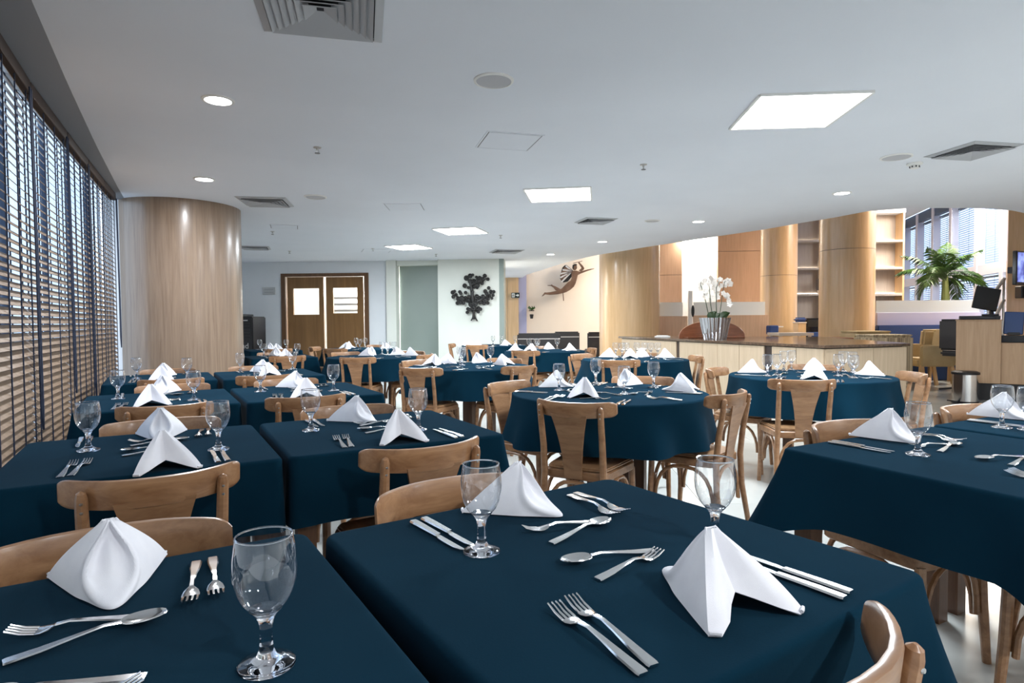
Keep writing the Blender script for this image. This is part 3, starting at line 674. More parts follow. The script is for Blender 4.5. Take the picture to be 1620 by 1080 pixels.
def flower_mesh():
    mb = MB()
    for k in range(5):
        a = PI / 2 + k * 2 * PI / 5; wv = 0.03 if k in (1, 4) else 0.02; L = 0.052
        d = Vector((math.cos(a), 0, math.sin(a))); s = Vector((-math.sin(a), 0, math.cos(a))); y = Vector((0, -1, 0))
        mb.add([y * 0.004, d * L * .5 + s * wv + y * 0.012, d * L + y * 0.004, d * L * .5 - s * wv + y * 0.012], [[0, 1, 2, 3]])
    return mb
stems = [([(1123, 507), (1117, 480), (1113, 462), (1108, 450), (1109, 444)], [(1109, 450), (1112, 446), (1108, 456), (1115, 460), (1116, 443), (1112, 470)]),
         ([(1128, 505), (1124, 480), (1122, 455), (1121, 443)], [(1121, 440), (1126, 447), (1119, 450), (1125, 460), (1119, 466), (1127, 441), (1123, 474), (1128, 470)]),
         ([(1134, 505), (1133, 480), (1133, 455), (1137, 445)], [(1137, 445), (1133, 450), (1140, 452), (1136, 457), (1131, 443), (1136, 464), (1137, 470), (1131, 456)]),
         ([(1137, 507), (1141, 480), (1143, 462), (1146, 446), (1152, 443)], [(1140, 442), (1148, 446), (1153, 444), (1149, 451), (1155, 449), (1143, 464), (1145, 466), (1151, 468), (1154, 474), (1153, 481)])]
for sp, fls in stems:
    MB().tube([opx(*q) for q in sp], [0.007, 0.006, 0.005, 0.004, 0.004][:len(sp)], 6).build('stem', DGREEN, oc)
    for q in fls:
        if flow is None:
            flow = flower_mesh().build('flower', PETAL, oc, recalc=False, smooth=0); o = flow
        else:
            o = flow.copy(); COL.objects.link(o)
        P = opx(*q); o.location = (P[0], P[1] + random.uniform(-.06, .06), P[2]); o.rotation_euler = (random.uniform(-.4, .4), random.uniform(0, 6), random.uniform(-.9, .9)); sc_ = random.uniform(.85, 1.15); o.scale = (sc_,) * 3
for x0, z0, x1, z1, wv in ((-0.04, 0.0, -0.10, 0.14, 0.07), (0.03, 0.0, 0.22, 0.13, 0.06), (0, 0, 0.06, 0.12, 0.06), (-0.02, 0, -0.02, 0.16, 0.05)):
    rows = []
    for i in range(6):
        t = i / 5; c = Vector((x0 + (x1 - x0) * t, -0.03, z0 + (z1 - z0) * math.sin(t * PI / 2))); ww = wv * math.sin(PI * (0.12 + 0.86 * t))
        rows.append([c + Vector((-(z1 - z0), 0, (x1 - x0))).normalized() * ww, c + Vector((0, -0.02, 0)), c - Vector((-(z1 - z0), 0, (x1 - x0))).normalized() * ww])
    MB().grid(rows).build('leaf', DGREEN, oc, solid=0.004)
hp = at_dxy(1126, 10.5, CH)
hr = thing('half_round_board', 'dark mahogany half-round board standing behind the silver bucket', 'board', hp, -YAW)
Wd, Hd = wpx(52, 10.5), wpx(27, 10.5)
MB().prism([(-Wd, 0)] + [(Wd, 0)] + [(Wd * math.cos(k * PI / 20), 0.03 + (Hd - .03) * math.sin(k * PI / 20)) for k in range(0, 21)], -0.02, 0.02, RX).build('arched_board', MAHOG, hr, bevel=0.004)
MB().box((0, -0.12, 0.012), (Wd * 1.7, 0.26, 0.02)).build('ledge', MAHOG, hr, bevel=0.004)
wt = thing('white_card_tray', 'small white tray lying on the counter left of orchid', 'tray', at_dxy(1048, 11.2, CH), -YAW)
MB().box((0, 0, 0.01), (0.26, 0.12, 0.02)).build('base', WHITEP, wt, bevel=0.004); MB().box((0, 0, 0.025), (0.2, 0.08, 0.012)).build('card_stack', SIGNW, wt, bevel=0.002)

# ------------------------------------------------------------------ lounge furniture
def low_table(px, ytop, dep, wd, dp, m, label):
    z = at_d(px, ytop, dep).z; t = thing('low_table', label, 'table', at_dxy(px, dep), -YAW)
    MB().box((0, 0, z - 0.03), (wd, dp, 0.06)).build('tabletop', m, t, bevel=0.006)
    for sx in (-1, 1):
        for sy in (-1, 1): MB().box((sx * (wd / 2 - 0.06), sy * (dp / 2 - 0.06), (z - 0.06) / 2), (0.05, 0.05, z - 0.06)).build('leg', m, t)
    return t
low_table(1250, 526, 13.0, 0.72, 0.6, BEIGE, 'pale cream low table seen over the counter')
low_table(1318, 533.5, 11.25, 0.55, 0.5, MAHOG, 'dark red-brown low table right behind the counter')
low_table(1408, 537, 11.6, 0.2, 0.3, MAHOG, 'narrow red-brown table below the blue banquette')
def pouf(px0, px1, ytop, dep, m, label, depth=0.6):
    a = at_dxy(px0, dep); b = at_dxy(px1, dep); z = at_d((px0 + px1) / 2, ytop, dep).z; wd = (b - a).length
    t = thing('ottoman', label, 'ottoman', (a + b) / 2, -YAW)
    MB().box((0, 0, z / 2 + 0.03), (wd, depth, z - 0.06)).build('body', m, t, bevel=0.05, seg=3)
    MB().box((0, 0, z - 0.012), (wd * 0.94, depth * 0.94, 0.03)).build('cushion', m, t, bevel=0.012, seg=2)
    for sx in (-1, 1):
        for sy in (-1, 1): MB().box((sx * (wd / 2 - 0.07), sy * (depth / 2 - 0.07), 0.03), (0.05, 0.05, 0.06)).build('foot', BLACK, t)
pouf(1340, 1398, 523.5, 11.35, TAN, 'plain tan ottoman behind the striped one')
pouf(1364, 1430, 529, 10.5, STRIPE, 'striped beige ottoman beside counter end')
# blue box, dark cabinet and low wooden box between slim and thick columns
t = thing('blue_cushion_box', 'small blue box at foot of slim column', 'box', at_dxy(1222, 13.4), -YAW)
z0 = at_d(1222, 514.5, 13.4).z; MB().box((0, 0, z0 - 0.1), (0.2, 0.2, 0.2)).build('body', BLUEF, t, bevel=0.02); MB().box((0, 0, (z0 - 0.2) / 2), (0.16, 0.16, z0 - 0.2)).build('stand', OAKW, t); MB().box((0.15, 0, z0 - 0.03), (0.12, 0.14, 0.02)).build('tray', WHITEP, t)
t = thing('dark_glass_cabinet', 'dark glass cabinet left of the thick oak column', 'cabinet', at_dxy(1284, 13.8), -YAW)
z0 = at_d(1284, 503, 13.8).z; MB().box((0, 0, z0 / 2), (0.40, 0.35, z0)).build('body', BLACKG, t, bevel=0.01); MB().box((0, -0.18, z0 - 0.12), (0.36, 0.012, 0.16)).build('door', IRON, t, bevel=0.003); MB().box((0, -0.18, z0 - 0.36), (0.36, 0.012, 0.10)).build('drawer', BLUEF, t, bevel=0.003)
t = thing('wooden_side_box', 'small light wood box left of dark glass cabinet', 'box', at_dxy(1265, 13.5), -YAW)
z0 = at_d(1265, 511, 13.5).z; MB().box((0, 0, z0 / 2), (0.17, 0.25, z0)).build('body', OAKW, t, bevel=0.006); MB().box((0, 0, z0 + 0.012), (0.19, 0.27, 0.024)).build('lid', BEIGE, t, bevel=0.004)
t = thing('blue_cushion', 'dark blue cushion on the light wood box', 'cushion', at_dxy(1266, 13.5) + Vector((0, 0, z0 + 0.025)), -YAW)
MB().box((0, 0, 0.05), (0.22, 0.2, 0.1)).build('cover', BLUEF, t, bevel=0.035, seg=3); MB().box((0, 0, 0.05), (0.222, 0.202, 0.006)).build('seam', HEADW, t)
t = thing('wall_speaker', 'small dark brown speaker on shelf niche beside thick column', 'speaker', at_v(1297, 450, 16.62), BA)
MB().box((0, 0, 0), (0.16, 0.1, 0.30)).build('cabinet', HEADW, t, bevel=0.01); MB().box((0, -0.055, 0), (0.12, 0.01, 0.24)).build('grille', BLACK, t, bevel=0.003)

def armchair(px, dep, rz, label, s=1.0):
    t = thing('armchair', label, 'armchair', at_dxy(px, dep), rz); t.scale = (s, s, s)
    # faces local +y
    MB().box((0, 0.02, 0.40), (0.56, 0.52, 0.13)).build('seat', TAN, t, bevel=0.03, seg=2)
    MB().box((0, -0.26, 0.62), (0.62, 0.10, 0.56), Matrix.Rotation(R(8), 3, 'X')).build('backrest', TAN, t, bevel=0.03, seg=2)
    for sx in (-1, 1):
        MB().box((sx * 0.275, 0.0, 0.50), (0.07, 0.50, 0.32)).build('armrest', TAN, t, bevel=0.02, seg=2)
        MB().bar((sx * 0.25, 0.22, 0.36), (sx * 0.25, 0.24, 0), 0.045, 0.045).build('leg', OAKW, t)
        MB().bar((sx * 0.25, -0.22, 0.36), (sx * 0.25, -0.28, 0), 0.045, 0.045).build('leg', OAKW, t)
    return t
armchair(1468, 10.65, -YAW + R(84), 'tan leather armchair facing left, in front of another tan one', 1.1)
armchair(1466, 11.38, -YAW + R(4), 'tan leather armchair with its back to the camera, by the banquette', 1.1)
armchair(1541, 11.4, -YAW + R(5), 'tan leather armchair half hidden behind wooden till desk', 1.05)
# black swivel seat behind the till
sp = at_dxy(1523, 9.9)
t = thing('swivel_chair', 'black ribbed swivel chair behind the wooden till desk', 'chair', sp, -YAW + R(-70))
MB().box((0, -0.2, 0.92), (0.46, 0.06, 0.5)).build('backrest', LEATHER, t, bevel=0.03, seg=2)
for k in range(5): MB().box((0, -0.165, 0.74 + 0.09 * k), (0.42, 0.02, 0.05)).build('rib', LEATHER, t, bevel=0.008)
MB().box((0, 0.02, 0.62), (0.46, 0.44, 0.09)).build('seat', LEATHER, t, bevel=0.03, seg=2)
MB().tube([(0, 0, 0.06), (0, 0, 0.6)], 0.025, 10).build('column', BRUSHED, t)
for k in range(5):
    a = k * 2 * PI / 5; MB().bar((0, 0, 0.07), (0.3 * math.cos(a), 0.3 * math.sin(a), 0.03), 0.035, 0.03).build('foot', BLACK, t)

# till desk
DT = 9.0
tp0 = at_dxy(1513, DT); TR = -YAW - R(36); tw = 0.52; th = at_d(1513, 507.5, DT).z; tb = at_d(1513, 604.5, DT).z
till = thing('till_desk', 'wooden till desk with tall front and black plinth', 'desk', tp0, TR)
MB().box((tw / 2, 0.25, (th + tb) / 2), (tw, 0.5, th - tb)).build('tall_front', OAKP, till, bevel=0.004)
MB().box((0.98, 0.30, tb / 2), (1.84, 0.44, tb)).build('plinth', BLACK, till)
lz = at_d(1590, 542.5, DT - 0.5).z
MB().box((tw + 0.72, 0.28, (lz + tb) / 2), (1.44, 0.5, lz - tb)).build('low_front', OAKP, till, bevel=0.004)
MB().box((tw + 0.72, 0.28, lz + 0.05), (1.44, 0.54, 0.1)).build('black_worktop', BLACKG, till, bevel=0.006)
MB().box((tw / 2, 0.25, th + 0.008), (tw + 0.02, 0.52, 0.016)).build('ledge', OAKP, till, bevel=0.003)
def ontill(x, y, z): P = Matrix.Rotation(TR, 3, 'Z') @ Vector((x, y, 0)); return Vector((tp0.x + P.x, tp0.y + P.y, z))
tz = th + 0.016
t = thing('keyboard_drawer', 'flat black box on the till desk under the screen', 'drawer', ontill(0.27, 0.25, tz), TR)
MB().box((0, 0, 0.028), (0.48, 0.36, 0.056)).build('case', BLACK, t, bevel=0.008); MB().box((-0.02, -0.183, 0.028), (0.42, 0.01, 0.03)).build('front', BLACKG, t, bevel=0.002)
t = thing('till_monitor', 'black till monitor tilted back on its stand', 'monitor', ontill(0.36, 0.27, tz + 0.056), TR)
MB().box((0.04, 0.02, 0.012), (0.2, 0.18, 0.024)).build('foot', BLACK, t, bevel=0.006)
MB().bar((0.06, 0.05, 0.02), (0.02, 0.03, 0.26), 0.05, 0.04).build('neck', BLACK, t, bevel=0.006)
Ms = Matrix.Rotation(R(-12), 3, 'Y') @ Matrix.Rotation(R(-14), 3, 'X') @ Matrix.Rotation(R(28), 3, 'Z')
MB().box((-0.01, -0.02, 0.25), (0.31, 0.04, 0.33), Matrix.Rotation(R(10), 3, 'Y') @ Matrix.Rotation(R(-10), 3, 'X') @ Matrix.Rotation(R(18), 3, 'Z')).build('screen', BLACKG, t, bevel=0.008)
t = thing('blue_display_back', 'blue customer display with pale emblem beside the till', 'display', ontill(0.66, 0.12, lz + 0.103), TR)
MB().box((0, 0, 0.17), (0.22, 0.03, 0.32), Matrix.Rotation(R(-8), 3, 'X') @ Matrix.Rotation(R(3), 3, 'Y')).build('shell', BLUEP, t, bevel=0.01)
MB().box((0, 0.02, 0.02), (0.14, 0.12, 0.04)).build('foot', BLACK, t, bevel=0.006)
MB().prism([(0.058, 0.045), (0.075, 0.075), (0.085, 0.05), (0.082, 0.03), (0.06, 0.03)], 0.0, 0.004, RX).build('emblem', SIGNW, t).location = (0, -0.021, 0.012)
t = thing('black_printer', 'low black printer on the dark worktop at right edge', 'printer', ontill(1.0, 0.22, lz + 0.103), TR)
MB().box((0, -0.05, 0.07), (0.30, 0.2, 0.14)).build('body', BLACK, t, bevel=0.015); MB().box((0, -0.15, 0.06), (0.22, 0.02, 0.02)).build('paper_slot', STITCH, t)
# waste bin
bp = at_dxy(1529, 8.6)
bn = thing('waste_bin', 'shiny steel pedal bin with black lid before the till desk', 'bin', bp, -YAW)
rbn = wpx(17.5, 8.6); hbn = at_d(1529, 592, 8.6).z
MB().lathe([(0, 0.01), (rbn, 0.01), (rbn, hbn), (0, hbn)], 32).build('body', STEEL, bn)
MB().lathe([(0, hbn), (rbn * 1.08, hbn), (rbn * 1.08, hbn + 0.03), (rbn * 0.9, hbn + 0.045), (0, hbn + 0.05)], 32).build('lid', BLACK, bn)
MB().lathe([(0, 0), (rbn * 1.03, 0), (rbn * 1.03, 0.03), (0, 0.03)], 32).build('base_ring', BLACK, bn)
MB().bar((-rbn, -0.05, 0.02), (-rbn - 0.16, -0.12, 0.05), 0.05, 0.015).build('pedal', BLACK, bn)

# wooden pier, television, rail, glowing bucket at the right edge
pier = thing('wood_pier', 'oak-clad pier at right edge behind the television', 'pier', at_dxy(1650, 10.3), -YAW - R(36))
pw = wpx(90, 10.3); MB().box((0, 0.2, LOUNGE / 2), (pw, 0.4, LOUNGE)).build('cladding', OAKW, pier, bevel=0.004); MB().box((0, 0.2, 0.05), (pw + 0.01, 0.41, 0.1)).build('plinth', BLACK, pier)
tvc = at_d(1627, 425, 9.6)
tv = thing('television', 'wall television showing blue picture at right edge', 'television', tvc, -YAW + R(28))
MB().box((0, 0, 0), (0.88, 0.06, 0.52)).build('frame', BLACKG, tv, bevel=0.01); MB().box((0, -0.032, 0.01), (0.82, 0.006, 0.45)).build('screen', SCREEN, tv); MB().box((0.1, 0.16, 0), (0.1, 0.28, 0.1)).build('bracket', BLACK, tv)
t = thing('wall_box', 'small black box on the pier below the television', 'box', at_d(1618, 462, 10.2), -YAW)
MB().box((0, 0, 0), (0.16, 0.14, 0.2)).build('case', BLACK, t, bevel=0.01); MB().box((0, -0.075, 0), (0.1, 0.01, 0.12)).build('cover', IRON, t)
t = thing('glowing_ice_bucket', 'violet glowing acrylic bucket at the right edge', 'bucket', ontill(0.95, 0.44, lz + 0.103), TR)
ib = 0.095; iz = 0.30; it = 0.58
MB().lathe([(0, iz), (ib * 0.9, iz), (ib, it), (ib * 0.9, it), (ib * 0.8, iz + 0.03), (0, iz + 0.03)], 24).build('shell', ICE, t); MB().lathe([(0, 0), (ib, 0), (ib * 0.7, iz), (0, iz)], 20).build('stand', BLACK, t)
sr = thing('stair_rail', 'slanting steel stair rail in front of the windows', 'railing', at_dxy(1574, 10.6), -YAW)
def srl(px, py): P = at_d(px, py, 10.6); return ((px - 1574) * 10.6 / F, 0, P.z)
a, b = srl(1556, 486), srl(1588, 440); MB().tube([a, b], 0.03, 10).build('handrail', BRUSHED, sr)
a, b = srl(1574, 502), srl(1588, 474); MB().tube([a, b], 0.028, 10).build('lower_rail', BRUSHED, sr)
for px, py in ((1563, 476), (1587, 441)):
    q = srl(px, py); MB().tube([(q[0], 0, 0), q], 0.02, 8).build('post', BRUSHED, sr)

# ------------------------------------------------------------------ ceiling fittings
def panel_light(pts, label):
    P = [at_z(x, y, CEIL) for x, y in pts]; c = sum(P, Vector()) / 4
    e = ((P[1] - P[0]) + (P[2] - P[3])).normalized(); wd = ((P[1] - P[0]).length + (P[2] - P[3]).length) / 2; dp = ((P[3] - P[0]).length + (P[2] - P[1]).length) / 2
    wd = dp = min(0.66, (wd + dp) / 2); a = math.atan2(e.y, e.x)
    t = thing('ceiling_panel_light', label, 'light', (c.x, c.y, CEIL), a, 'square ceiling lights')
    h = wd / 2
    for x, y, sx, sy in ((0, h, wd, .018), (0, -h, wd, .018), (h, 0, .018, wd - .018), (-h, 0, .018, wd - .018)):
        MB().box((x, y, -0.006), (sx, sy, 0.012)).build('frame', WHITEP, t)
    MB().box((0, 0, -0.003), (wd - 0.018, dp - 0.018, 0.006)).build('diffuser', LAMPF, t)
    area('panel_lamp', (c.x, c.y, CEIL - 0.012), P_PANEL, wd - 0.03, COOL, 'SQUARE', (0, 0, a))
panel_light([(1198, 149), (1378, 144), (1312, 198), (1157, 203)], 'largest square ceiling light, nearest and rightmost')
panel_light([(827, 298), (930, 294), (935, 316), (846, 319)], 'second square ceiling light from the front')
panel_light([(682, 361), (755, 358), (768, 368), (711, 371)], 'third square ceiling light from the front')
panel_light([(610, 389), (668, 386), (679, 392), (631, 395)], 'farthest square ceiling light before the pale pillar')
def downlight(c, label, vis=True, power=P_DOWN, col=(0.95, 0.97, 1.0)):
    t = thing('downlight', label, 'light', (c.x, c.y, CEIL), 0, 'round ceiling downlights')
    MB().lathe([(0.072, 0), (0.092, 0), (0.09, -0.006), (0.074, -0.008), (0.072, 0)], 28).build('trim_ring', WHITEP, t)
    MB().lathe([(0, -0.001), (0.073, -0.001), (0.073, -0.004), (0, -0.004)], 28).build('lens', LAMPF, t)
    area('downlight_lamp', (c.x, c.y, CEIL - 0.012), power, 0.13, col, 'DISK')
for px, py, lb in ((345, 158, 'round downlight at left, nearest the camera'), (323, 283, 'round downlight at left before the curved column'), (1332, 305, 'rightmost round downlight near the ceiling edge'), (1105, 350, 'second round downlight from the right along the ceiling edge'), (953, 382, 'third round downlight from the right along the ceiling edge'), (871, 402, 'farthest small downlight along the ceiling edge')):
    downlight(at_z(px, py, CEIL), lb)
for x, y, lb in ((1.2, -1.2, 'added fill lamp behind the camera, left'), (3.6, -0.8, 'added fill lamp behind the camera, centre'), (6.0, 0.2, 'added fill lamp behind the camera, right'), (5.8, -2.4, 'added fill lamp behind the camera, far right')):
    area('rear_fill_lamp', (x, y, CEIL - 0.012), P_DOWN * 1.5, 0.13, (0.95, 0.97, 1.0), 'DISK')  # unseen lamps without fittings, added to fill light from behind the camera

def diffuser(pts, label, n=5):
    P = [at_z(x, y, CEIL) for x, y in pts]; c = sum(P, Vector()) / len(P)
    e = (P[1] - P[0]).normalized(); wd = max((P[1] - P[0]).length, (P[2] - P[1]).length if len(P) > 2 else 0); wd = max(0.42, min(wd, 0.56))
    make_diffuser(c, wd, math.atan2(e.y, e.x), label, n)
def make_diffuser(c, wd, a, label, n):
    t = thing('air_diffuser', label, 'vent', (c.x, c.y, CEIL), a)
    def ring(h0, z0, h1, z1, th):
        mb = MB()
        for k in range(4):
            Mk = Matrix.Rotation(k * PI / 2, 3, 'Z')
            vs = [Mk @ Vector(q) for q in ((-h0, -h0, z0), (h0, -h0, z0), (h1, -h1, z1), (-h1, -h1, z1), (-h0, -h0, z0 + th), (h0, -h0, z0 + th), (h1, -h1, z1 + th), (-h1, -h1, z1 + th))]
            mb.add(vs, [[0, 1, 2, 3], [7, 6, 5, 4], [0, 4, 5, 1], [2, 6, 7, 3]])
        return mb
    h = wd / 2
    ring(h, -0.004, h * 0.86, -0.016, 0.003).build('frame', VENTP, t, smooth=0, recalc=False)
    MB().box((0, 0, -0.0025), (wd * 0.86, wd * 0.86, 0.003)).build('duct', DARKV, t)
    hs = [h * (0.84 - 0.70 * k / n) for k in range(n)]
    for k in range(n):
        ring(hs[k], -0.026, hs[k] - 0.050 * h / 0.25, -0.005, 0.002).build('louver', VENTP, t, smooth=0, recalc=False)
vA = at_z(418, 48, CEIL); vB = at_z(604, 66, CEIL); ev = (vB - vA); ang = math.atan2(ev.y, ev.x); nv = Vector((-ev.y, ev.x, 0)).normalized() * -1
if nv.dot(CAM - vA) < 0: nv = -nv
make_diffuser((vA + vB) / 2 + nv * ev.length / 2, ev.length, ang, 'big louvred air vent at the top of the picture', 6)
diffuser([(379, 310), (455, 312), (462, 326), (383, 325)], 'louvred air vent right of the curved column top')
diffuser([(386, 388), (421, 389), (422, 394), (386, 394)], 'farther air vent behind curved column, at left')
diffuser([(930, 344), (980, 346), (955, 354), (905, 350)], 'air vent at ceiling middle, right of the second square light')
diffuser([(790, 394), (829, 395), (812, 400), (775, 399)], 'far small air vent before the pale pillar')
diffuser([(1552, 222), (1620, 226), (1538, 251), (1452, 250)], 'blue-tinted air vent at upper right')
def speaker(px, py, wpxl, label):
    c = at_z(px, py, CEIL); dep = (c - CAM).dot(FWD); r = wpx(wpxl / 2, dep)
    t = thing('ceiling_speaker', label, 'speaker', (c.x, c.y, CEIL))
    MB().lathe([(r * 0.86, 0), (r, 0), (r * 0.99, -0.006), (r * 0.88, -0.010), (r * 0.86, 0)], 36).build('rim', WHITEP, t)
    MB().lathe([(0, -0.003), (r * 0.88, -0.003), (r * 0.88, -0.006), (0, -0.007)], 36).build('grille', GRILLE, t)
speaker(781, 127, 64, 'large round ceiling speaker at top centre')
speaker(499, 311, 35, 'round ceiling speaker right of the left air vent')
speaker(1418, 248, 46, 'round ceiling speaker beside the upper right vent')
speaker(1032, 349, 24, 'faint round ceiling speaker right of the middle vent')
def hatch(pts, label):
    P = [at_z(x, y, CEIL) for x, y in pts]; c = sum(P, Vector()) / 4; e = ((P[1] - P[0]) + (P[2] - P[3])).normalized()
    wd = ((P[1] - P[0]).length + (P[2] - P[3]).length) / 2; dp = ((P[3] - P[0]).length + (P[2] - P[1]).length) / 2; a = math.atan2(e.y, e.x); s = min(0.62, (wd + dp) / 2)
    t = thing('access_hatch', label, 'hatch', (c.x, c.y, CEIL), a)
    MB().box((0, 0, -0.001), (s, s, 0.002)).build('gap', GAP, t)
    MB().box((0, 0, -0.003), (s - 0.016, s - 0.016, 0.004)).build('panel', CEILP, t)
    h = s / 2 + 0.006
    for x, y, sx, sy in ((0, h, s + .024, .012), (0, -h, s + .024, .012), (h, 0, .012, s), (-h, 0, .012, s)): MB().box((x, y, -0.002), (sx, sy, 0.004)).build('edge_bead', CEILP, t)
hatch([(770, 208), (859, 214), (835, 238), (756, 232)], 'faint square access hatch below the big speaker')
hatch([(612, 322), (672, 322), (668, 332), (609, 332)], 'access hatch at ceiling centre left')
hatch([(427, 355), (475, 357), (473, 362), (423, 360)], 'access hatch behind the left air vent')
hatch([(580, 393), (613, 394), (611, 400), (577, 399)], 'farthest access hatch left of the last square light')
spk = None
SPK = []
for px, py, lb in ((502, 236, 'sprinkler head left of ceiling centre'), (1018, 263, 'sprinkler head right of ceiling centre'), (431, 369, 'sprinkler head beyond the left access hatch'), (458, 400, 'sprinkler head above the wooden doors'), (590, 396, 'sprinkler head beside the farthest access hatch'), (792, 375, 'sprinkler head before the far small vent'), (690, 405, 'sprinkler head above the pilaster')):
    c = at_z(px, py - 3, CEIL)
    if spk is None:
        t = thing('sprinkler_head', lb, 'sprinkler', (c.x, c.y, CEIL), 0, 'ceiling sprinklers')
        MB().lathe([(0, 0), (0.03, 0), (0.028, -0.006), (0.01, -0.009), (0.008, -0.02), (0, -0.02)], 16).build('escutcheon', BRUSHED, t)
        MB().tube([(-0.006, 0, -0.02), (-0.012, 0, -0.03), (-0.004, 0, -0.042)], 0.003, 6).build('yoke', BRUSHED, t); MB().tube([(0.006, 0, -0.02), (0.012, 0, -0.03), (0.004, 0, -0.042)], 0.003, 6).build('yoke', BRUSHED, t)
        MB().lathe([(0, -0.042), (0.02, -0.042), (0.02, -0.045), (0, -0.045)], 14).build('deflector', GAP, t)
        spk = Series(t); spk.put((c.x, c.y, CEIL), 0, lb)
    else: spk.put((c.x, c.y, CEIL), 0.5, lb)
c = at_z(1447, 258, CEIL)
t = thing('smoke_detector', 'white smoke detector below the upper right vent', 'detector', (c.x, c.y, CEIL))
MB().lathe([(0, 0), (0.06, 0), (0.06, -0.012), (0.045, -0.02), (0, -0.02)], 24).build('base', WHITEP, t); MB().lathe([(0, -0.02), (0.038, -0.02), (0.032, -0.045), (0, -0.048)], 20).build('chamber', WHITEP, t)
for k in range(8): MB().box((0.036 * math.cos(k * PI / 4), 0.036 * math.sin(k * PI / 4), -0.032), (0.008, 0.008, 0.012)).build('slot', BLACK, t)

# ------------------------------------------------------------------ left window wall: cove, panes, wooden venetian blinds
def wx(y):     # plan curve of the blinds
    pts = [(-1, -0.62), (2.2, -0.615), (3.0, -0.605), (3.706, -0.580), (4.176, -0.562), (5.144, -0.492), (6.0, -0.425), (6.8, -0.36), (7.4, -0.305), (9, -0.2)]
    for (a, xa), (b, xb) in zip(pts, pts[1:]):
        if a <= y <= b: return xa + (xb - xa) * (y - a) / (b - a)
    return pts[-1][1]
ys = [-3.4 + i * 0.3 for i in range(38)]
def ex(y):
    for (x0, y0), (x1, y1) in zip(EDGE, EDGE[1:]):
        if y0 <= y <= y1: return x0 + (x1 - x0) * (y - y0) / (y1 - y0)
    return EDGE[-1][0]
cv = MB(); cv.grid([[Vector((ex(y) + 0.02, y, CEIL + 0.001)) for y in ys], [Vector((wx(y) - 0.03, y, CEIL - 0.02)) for y in ys], [Vector((wx(y) - 0.04, y, CEIL + 0.45)) for y in ys]])
struct(cv.build('trim_cove', COVEP, solid=0.01))
struct(MB().grid([[Vector((wx(y) - 0.24, y, CEIL + 0.95)) for y in ys], [Vector((wx(y) - 0.03, y, CEIL + 0.40)) for y in ys]]).build('trim_window_lintel', COVEP, solid=0.05))
bnd = [2.22, 3.32, 4.185, 5.14, 5.92, 6.68, 7.36]
for k in range(6):
    y0, y1 = bnd[k], bnd[k + 1]; off = 0.11
    a = Vector((wx(y0) - off, y0, 0)); b = Vector((wx(y1) - off, y1, 0)); d = (b - a).normalized()
    wn = struct(MB().bar(a + Vector((0, 0, 0.05)), b + Vector((0, 0, 0.05)), 0.10, 0.10).build('window_%d' % (k + 11), FRAMEB, smooth=0))
    MB().bar(a, a + Vector((0, 0, 3.4)), 0.03, 0.035, (1, 0, 0)).build('mullion', FRAMEB, wn, smooth=0)
    MB().bar(a + Vector((0, 0, 0.95)), b + Vector((0, 0, 0.95)), 0.05, 0.06).build('transom', FRAMEB, wn, smooth=0)
    MB().bar(a + Vector((0, 0, 3.42)), b + Vector((0, 0, 3.42)), 0.06, 0.06).build('head', FRAMEB, wn, smooth=0)
    for z0, z1 in ((0.10, 0.92), (0.98, 3.39)):
        MB().bar(a + d * 0.05 + Vector((0, 0, (z0 + z1) / 2)), b - d * 0.05 + Vector((0, 0, (z0 + z1) / 2)), 0.012, z1 - z0).build('pane', PANEG, wn, smooth=0)
ordn = ['nearest', 'second', 'third', 'fourth', 'fifth', 'sixth']
BLT = 2.42
for k in range(6):
    y0, y1 = bnd[k] + 0.012, bnd[k + 1] - 0.012
    a = Vector((wx(y0), y0, 0)); b = Vector((wx(y1), y1, 0)); L = (b - a).length; ang = math.atan2((b - a).y, (b - a).x)
    c = (a + b) / 2
    bl = thing('wooden_blind', '%s wooden venetian blind of the left window row, counting from the camera' % ordn[k], 'blind', (c.x, c.y, 0), ang, 'wooden blinds along the left windows')
    MB().box((0, 0, BLT + 0.03), (L, 0.065, 0.07)).build('headrail', HEADW, bl, bevel=0.004)
    MB().box((0, 0, 0.06), (L, 0.05, 0.02)).build('bottom_rail', SLAT, bl, bevel=0.003)
    sl = None; z = 0.10
    while z < BLT - 0.02:
        if sl is None:
            sl = MB().box((0, 0, 0), (L, 0.05, 0.003)).build('slat', SLAT, bl, smooth=0); o = sl
        else:
            o = sl.copy(); COL.objects.link(o)
        o.location = (0, 0, z); o.rotation_euler = (R(45 + random.uniform(-2, 2)), 0, random.uniform(-.002, .002)); z += 0.0425
    nl = max(4, int(round(L / 0.235)))
    for q in range(nl):
        x = -L / 2 + 0.05 + (L - 0.10) * q / (nl - 1); mb = MB()
        for y in (-0.019, 0.019): mb.box((x, y, (BLT + 0.06) / 2), (0.007, 0.006, BLT - 0.06))
        mb.build('ladder_cord', CORD, bl, smooth=0)
    if k in (1, 2, 3, 5):
        lo = {1: 0.62, 2: 0.72, 3: 0.6, 5: 0.95}[k]; x0 = L / 2 - 0.10
        MB().tube([(x0, -0.045, BLT), (x0 + 0.01, -0.05, 1.5), (x0 + 0.02, -0.05, lo + 0.1), (x0 + 0.045, -0.052, lo), (x0 + 0.07, -0.05, lo + 0.1), (x0 + 0.05, -0.05, 1.5), (x0 + 0.04, -0.045, BLT)], 0.005, 6).build('pull_cord', CORD, bl)

